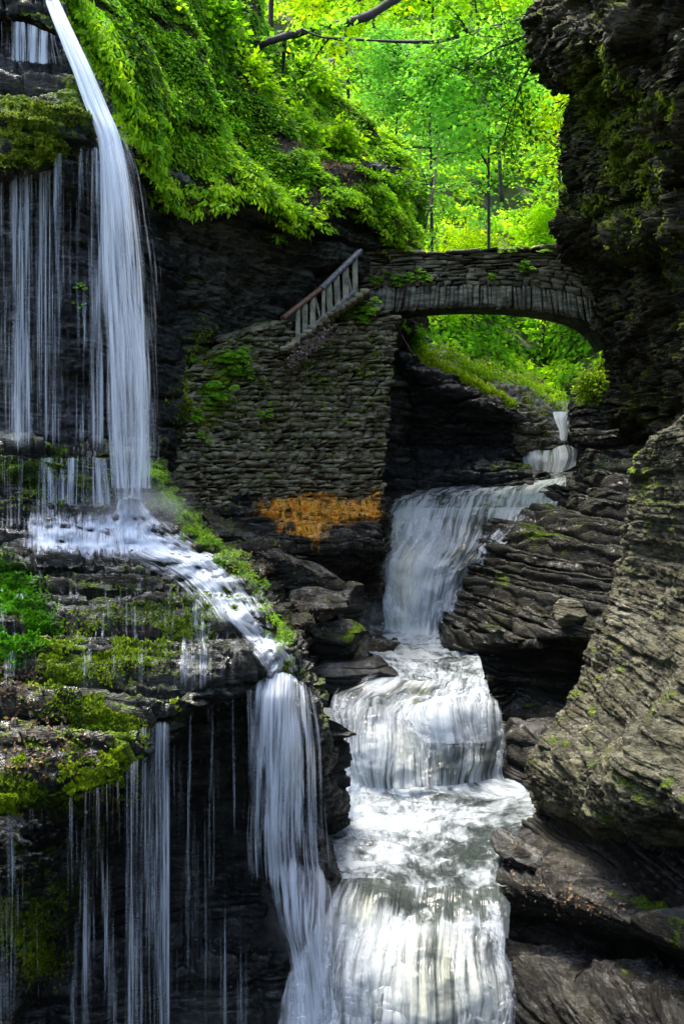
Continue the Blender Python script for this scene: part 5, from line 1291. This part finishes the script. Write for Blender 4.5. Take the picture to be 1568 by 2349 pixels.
# ------------------------------------------------------------------ tufted moss, hanging over the treads
def tufts(name, regions, c1, c2, L, label, cat, seed, down=1.0, asp=.45, off=.015, ymax=30, kind='stuff', loose=False):
    r = np.random.default_rng(seed); q, cc = [], []
    for (u, v, ru, rv, m) in regions:
        x = np.stack([u + r.normal(size=m) * ru, v + r.normal(size=m) * rv], -1)
        q.append(x)
    q = np.concatenate(q); Y = sY(q[:, 0], q[:, 1]); ok = (Y < ymax) & (q[:, 0] > -120)
    p = P(q[:, 0], q[:, 1], Y - off)[ok]
    keep = fbm(p * [1, 1, 1.6], 3, seed, 2.6) > (-.3 if loose else -.02)
    p = p[keep]; n = len(p)
    d = unit(r.normal(size=(n, 3)) * [.7, .5, .5] + [0, -.35, -.7 * down]); nn = unit(r.normal(size=(n, 3)) * .5 + [0, -.7, .6])
    t = np.clip(.5 + 1.2 * fbm(p, 3, seed + 3, 2.0) + .25 * r.normal(size=n), 0, 1)[:, None]
    ll = L * r.uniform(.6, 1.5, n)
    o = leaves_obj(name, [leaf_mesh(p, d, nn, ll, ll * asp, np.array(c1) * (1 - t) + np.array(c2) * t)], M['fern'])
    tag(o, label, cat, kind=kind)
tufts('moss', [(5,1330,22,26,3000),(25,1390,36,34,5000),(80,1445,26,20,2000),(15,1470,20,26,2000)], (.012,.06,.001), (.08,.28,.002), .05, 'deep green moss mat at the left edge of the slab', 'moss', 601, 1.0, .35, loose=True)
tufts('moss', [(250,1690,35,30,4500),(285,1750,18,30,4500),(215,1620,50,20,1000),(100,1820,80,14,6000),(20,1840,30,10,2500),(370,1628,16,14,1800),(160,1570,50,18,800),(200,1780,50,14,2600),(60,1730,22,12,900)], (.03,.07,.003), (.26,.36,.006), .042, 'yellow-green moss cushions along the lip of the slab', 'moss', 602)
tufts('moss', [(440,1430,60,25,1400),(330,1380,80,30,1200),(180,1500,90,30,1600),(520,1370,25,20,900),(100,1100,120,30,3500),(360,1130,14,40,1800),(300,1480,60,25,1500),(660,1500,10,50,700)], (.03,.07,.003), (.20,.30,.006), .04, 'thin moss dotting the steps of the left slab', 'moss', 603)
tufts('moss', [(40,350,50,14,3000),(110,335,30,14,2000),(170,285,25,25,2200),(60,290,60,20,1800),(190,240,16,30,1200),(60,250,60,14,1200)], (.03,.06,.003), (.22,.28,.006), .05, 'moss fringing the upper left ledge above the veil', 'moss', 604)
tufts('moss', [(40,2110,40,40,2200),(100,2190,25,30,1500),(150,2050,30,20,500)], (.03,.06,.003), (.24,.27,.01), .04, 'moss on the shoulder in the lower left corner', 'moss', 605)
tufts('moss', [(1400,200,26,60,1800),(1370,260,16,40,900),(1460,340,40,26,1400),(1440,420,30,40,1200),(1500,240,40,16,900),(1350,470,30,14,500),(1500,560,40,60,900)], (.02,.04,.002), (.13,.18,.006), .07, 'olive moss streaks climbing the right cliff', 'moss', 606)
tufts('moss', [(480,850,26,45,2600),(440,925,26,35,1800),(560,840,50,35,1200),(640,950,60,60,700),(850,830,26,60,700),(760,880,80,80,900),(700,830,60,30,500),(500,960,60,40,900)], (.05,.08,.004), (.26,.34,.01), .06, 'moss and tiny herbs growing in the joints of the masonry wall', 'moss', 608)
tufts('leaf_litter', [(60,1640,60,40,160),(150,1720,60,30,130),(60,1760,60,25,120),(30,1560,40,30,200),(450,1190,40,30,500),(600,1300,50,25,400),(1200,2010,60,40,50),(700,1400,40,30,200),(1330,2070,60,20,120)], (.05,.025,.015), (.34,.24,.17), .04, 'small brown and pinkish fallen leaves stuck to the wet rocks', 'leaf litter', 607, 0, .7, .02, loose=True)

# ================================================================== GROUND, SKY, LIGHT, CAMERA
gp = np.array([[-400, -200, -6], [400, -200, -6], [400, 600, -6], [-400, 600, -6]], float)
o = mesh_obj('ground', gp, np.array([[0, 1, 2, 3]]), M['soil'], smooth=False); tag(o, 'gorge floor far below the falls', 'ground', kind='structure')
# the gorge walls going on past the camera
def sidewall(xs, label, seed):
    ys = np.linspace(-14, 13, 60); zs = np.linspace(-6, 15, 60)
    Yg, Zg = np.meshgrid(ys, zs); X = np.interp(Yg, *xs)
    W = np.stack([X, Yg, Zg], -1); n = np.array([np.sign(-X.mean()), 0, 0])
    W = W + n * (fbm(W, 4, seed, .4) * 1.0)[..., None]
    o = mesh_obj('cliff', W.reshape(-1, 3), grid_faces(60, 60), M['dark'], attrs={'mk': np.zeros((3600, 3))}); tag(o, label, 'cliff', kind='structure')
sidewall(([-14, 4, 13], [6.5, 5.0, 5.6]), 'gorge wall continuing past the viewpoint on the right', 501)
sidewall(([-14, 4, 13], [-9, -7.0, -7.5]), 'gorge wall continuing past the viewpoint on the left', 502)


def mist(u, v, Y, rad, dens, label):
    m, nt = new_mat('spray_mist'); g = N(nt)
    tc = g.n('ShaderNodeTexCoord'); ln = g.n('ShaderNodeVectorMath'); ln.operation = 'LENGTH'; g.l(tc.outputs['Object'], ln.inputs[0])
    vol = g.n('ShaderNodeVolumePrincipled'); vol.inputs['Color'].default_value = (.93, .96, 1, 1); vol.inputs['Anisotropy'].default_value = .2
    n_ = g.noise(tc.outputs['Object'], 2.2, 3, .6)
    g.l(g.m('MULTIPLY', g.m('MULTIPLY', g.mr(ln.outputs['Value'], 1.0, .1), g.mr(n_, .35, .7)), dens), vol.inputs['Density'])
    o_ = g.n('ShaderNodeOutputMaterial'); g.l(vol.outputs[0], o_.inputs['Volume'])
    th = np.linspace(0, 2 * np.pi, 24, endpoint=False); ph = np.linspace(.01, np.pi - .01, 14); T, H = np.meshgrid(th, ph)
    W = np.stack([np.sin(H) * np.cos(T), np.sin(H) * np.sin(T), np.cos(H)], -1); i = np.arange(24 * 14).reshape(14, 24); j = np.roll(i, -1, 1)
    o = mesh_obj('mist', W.reshape(-1, 3), [np.stack([i[:-1], i[1:], j[1:], j[:-1]], -1).reshape(-1, 4), np.array([i[0], i[-1][::-1]])], m)
    o.location = P(u, v, Y); o.scale = rad; tag(o, label, 'mist', kind='stuff')
mist(850, 1420, 23.6, (.55, .5, .65), 1.3, 'soft spray at the foot of the upper cascade')
mist(310, 1170, 14.9, (.95, .5, .55), 1.5, 'soft spray where the left fall strikes the ledge')
mist(690, 2080, 12.6, (.6, .5, .8), .9, 'bluish spray beside the lower cascade')
scene.cycles.volume_step_rate = 3; scene.cycles.volume_max_steps = 48

w = bpy.data.worlds.new("World"); scene.world = w; w.use_nodes = True
nt = w.node_tree; bg = nt.nodes['Background']; sky = nt.nodes.new('ShaderNodeTexSky'); sky.sky_type = 'NISHITA'; sky.sun_disc = False
SUN = np.array([-0.22, 0.24, 0.93]); SUN /= np.linalg.norm(SUN)
sky.sun_elevation = math.asin(SUN[2]); sky.sun_rotation = math.atan2(SUN[0], SUN[1])
sky.air_density = 1.0; sky.dust_density = 4.0; sky.altitude = 200
nt.links.new(sky.outputs[0], bg.inputs[0]); bg.inputs[1].default_value = 0.15
L = bpy.data.lights.new('sun', 'SUN'); L.energy = 1.5; L.angle = math.radians(18); L.color = (1, .93, .81)
lo = bpy.data.objects.new('sun', L); col.objects.link(lo)
from mathutils import Vector
lo.rotation_euler = Vector(SUN).to_track_quat('Z', 'Y').to_euler(); lo.location = (0, 0, 60)

cam = bpy.data.cameras.new('camera'); co = bpy.data.objects.new('camera', cam); col.objects.link(co)
co.location = (0, 0, CZ); co.rotation_euler = (math.radians(90), 0, 0)
cam.sensor_fit = 'VERTICAL'; cam.sensor_height = 36; cam.lens = 36 * F / 2349.0
cam.shift_y = -(1174.5 - VH) / 2349.0
cam.clip_start = .1; cam.clip_end = 1000
scene.camera = co
scene.view_settings.view_transform = 'Standard'; scene.view_settings.look = 'None'; scene.view_settings.exposure = 2.52; scene.view_settings.gamma = 1
scene.cycles.transparent_max_bounces = 24; scene.cycles.max_bounces = 6; scene.cycles.diffuse_bounces = 3; scene.cycles.glossy_bounces = 2; scene.cycles.transmission_bounces = 3
scene.cycles.use_denoising = True
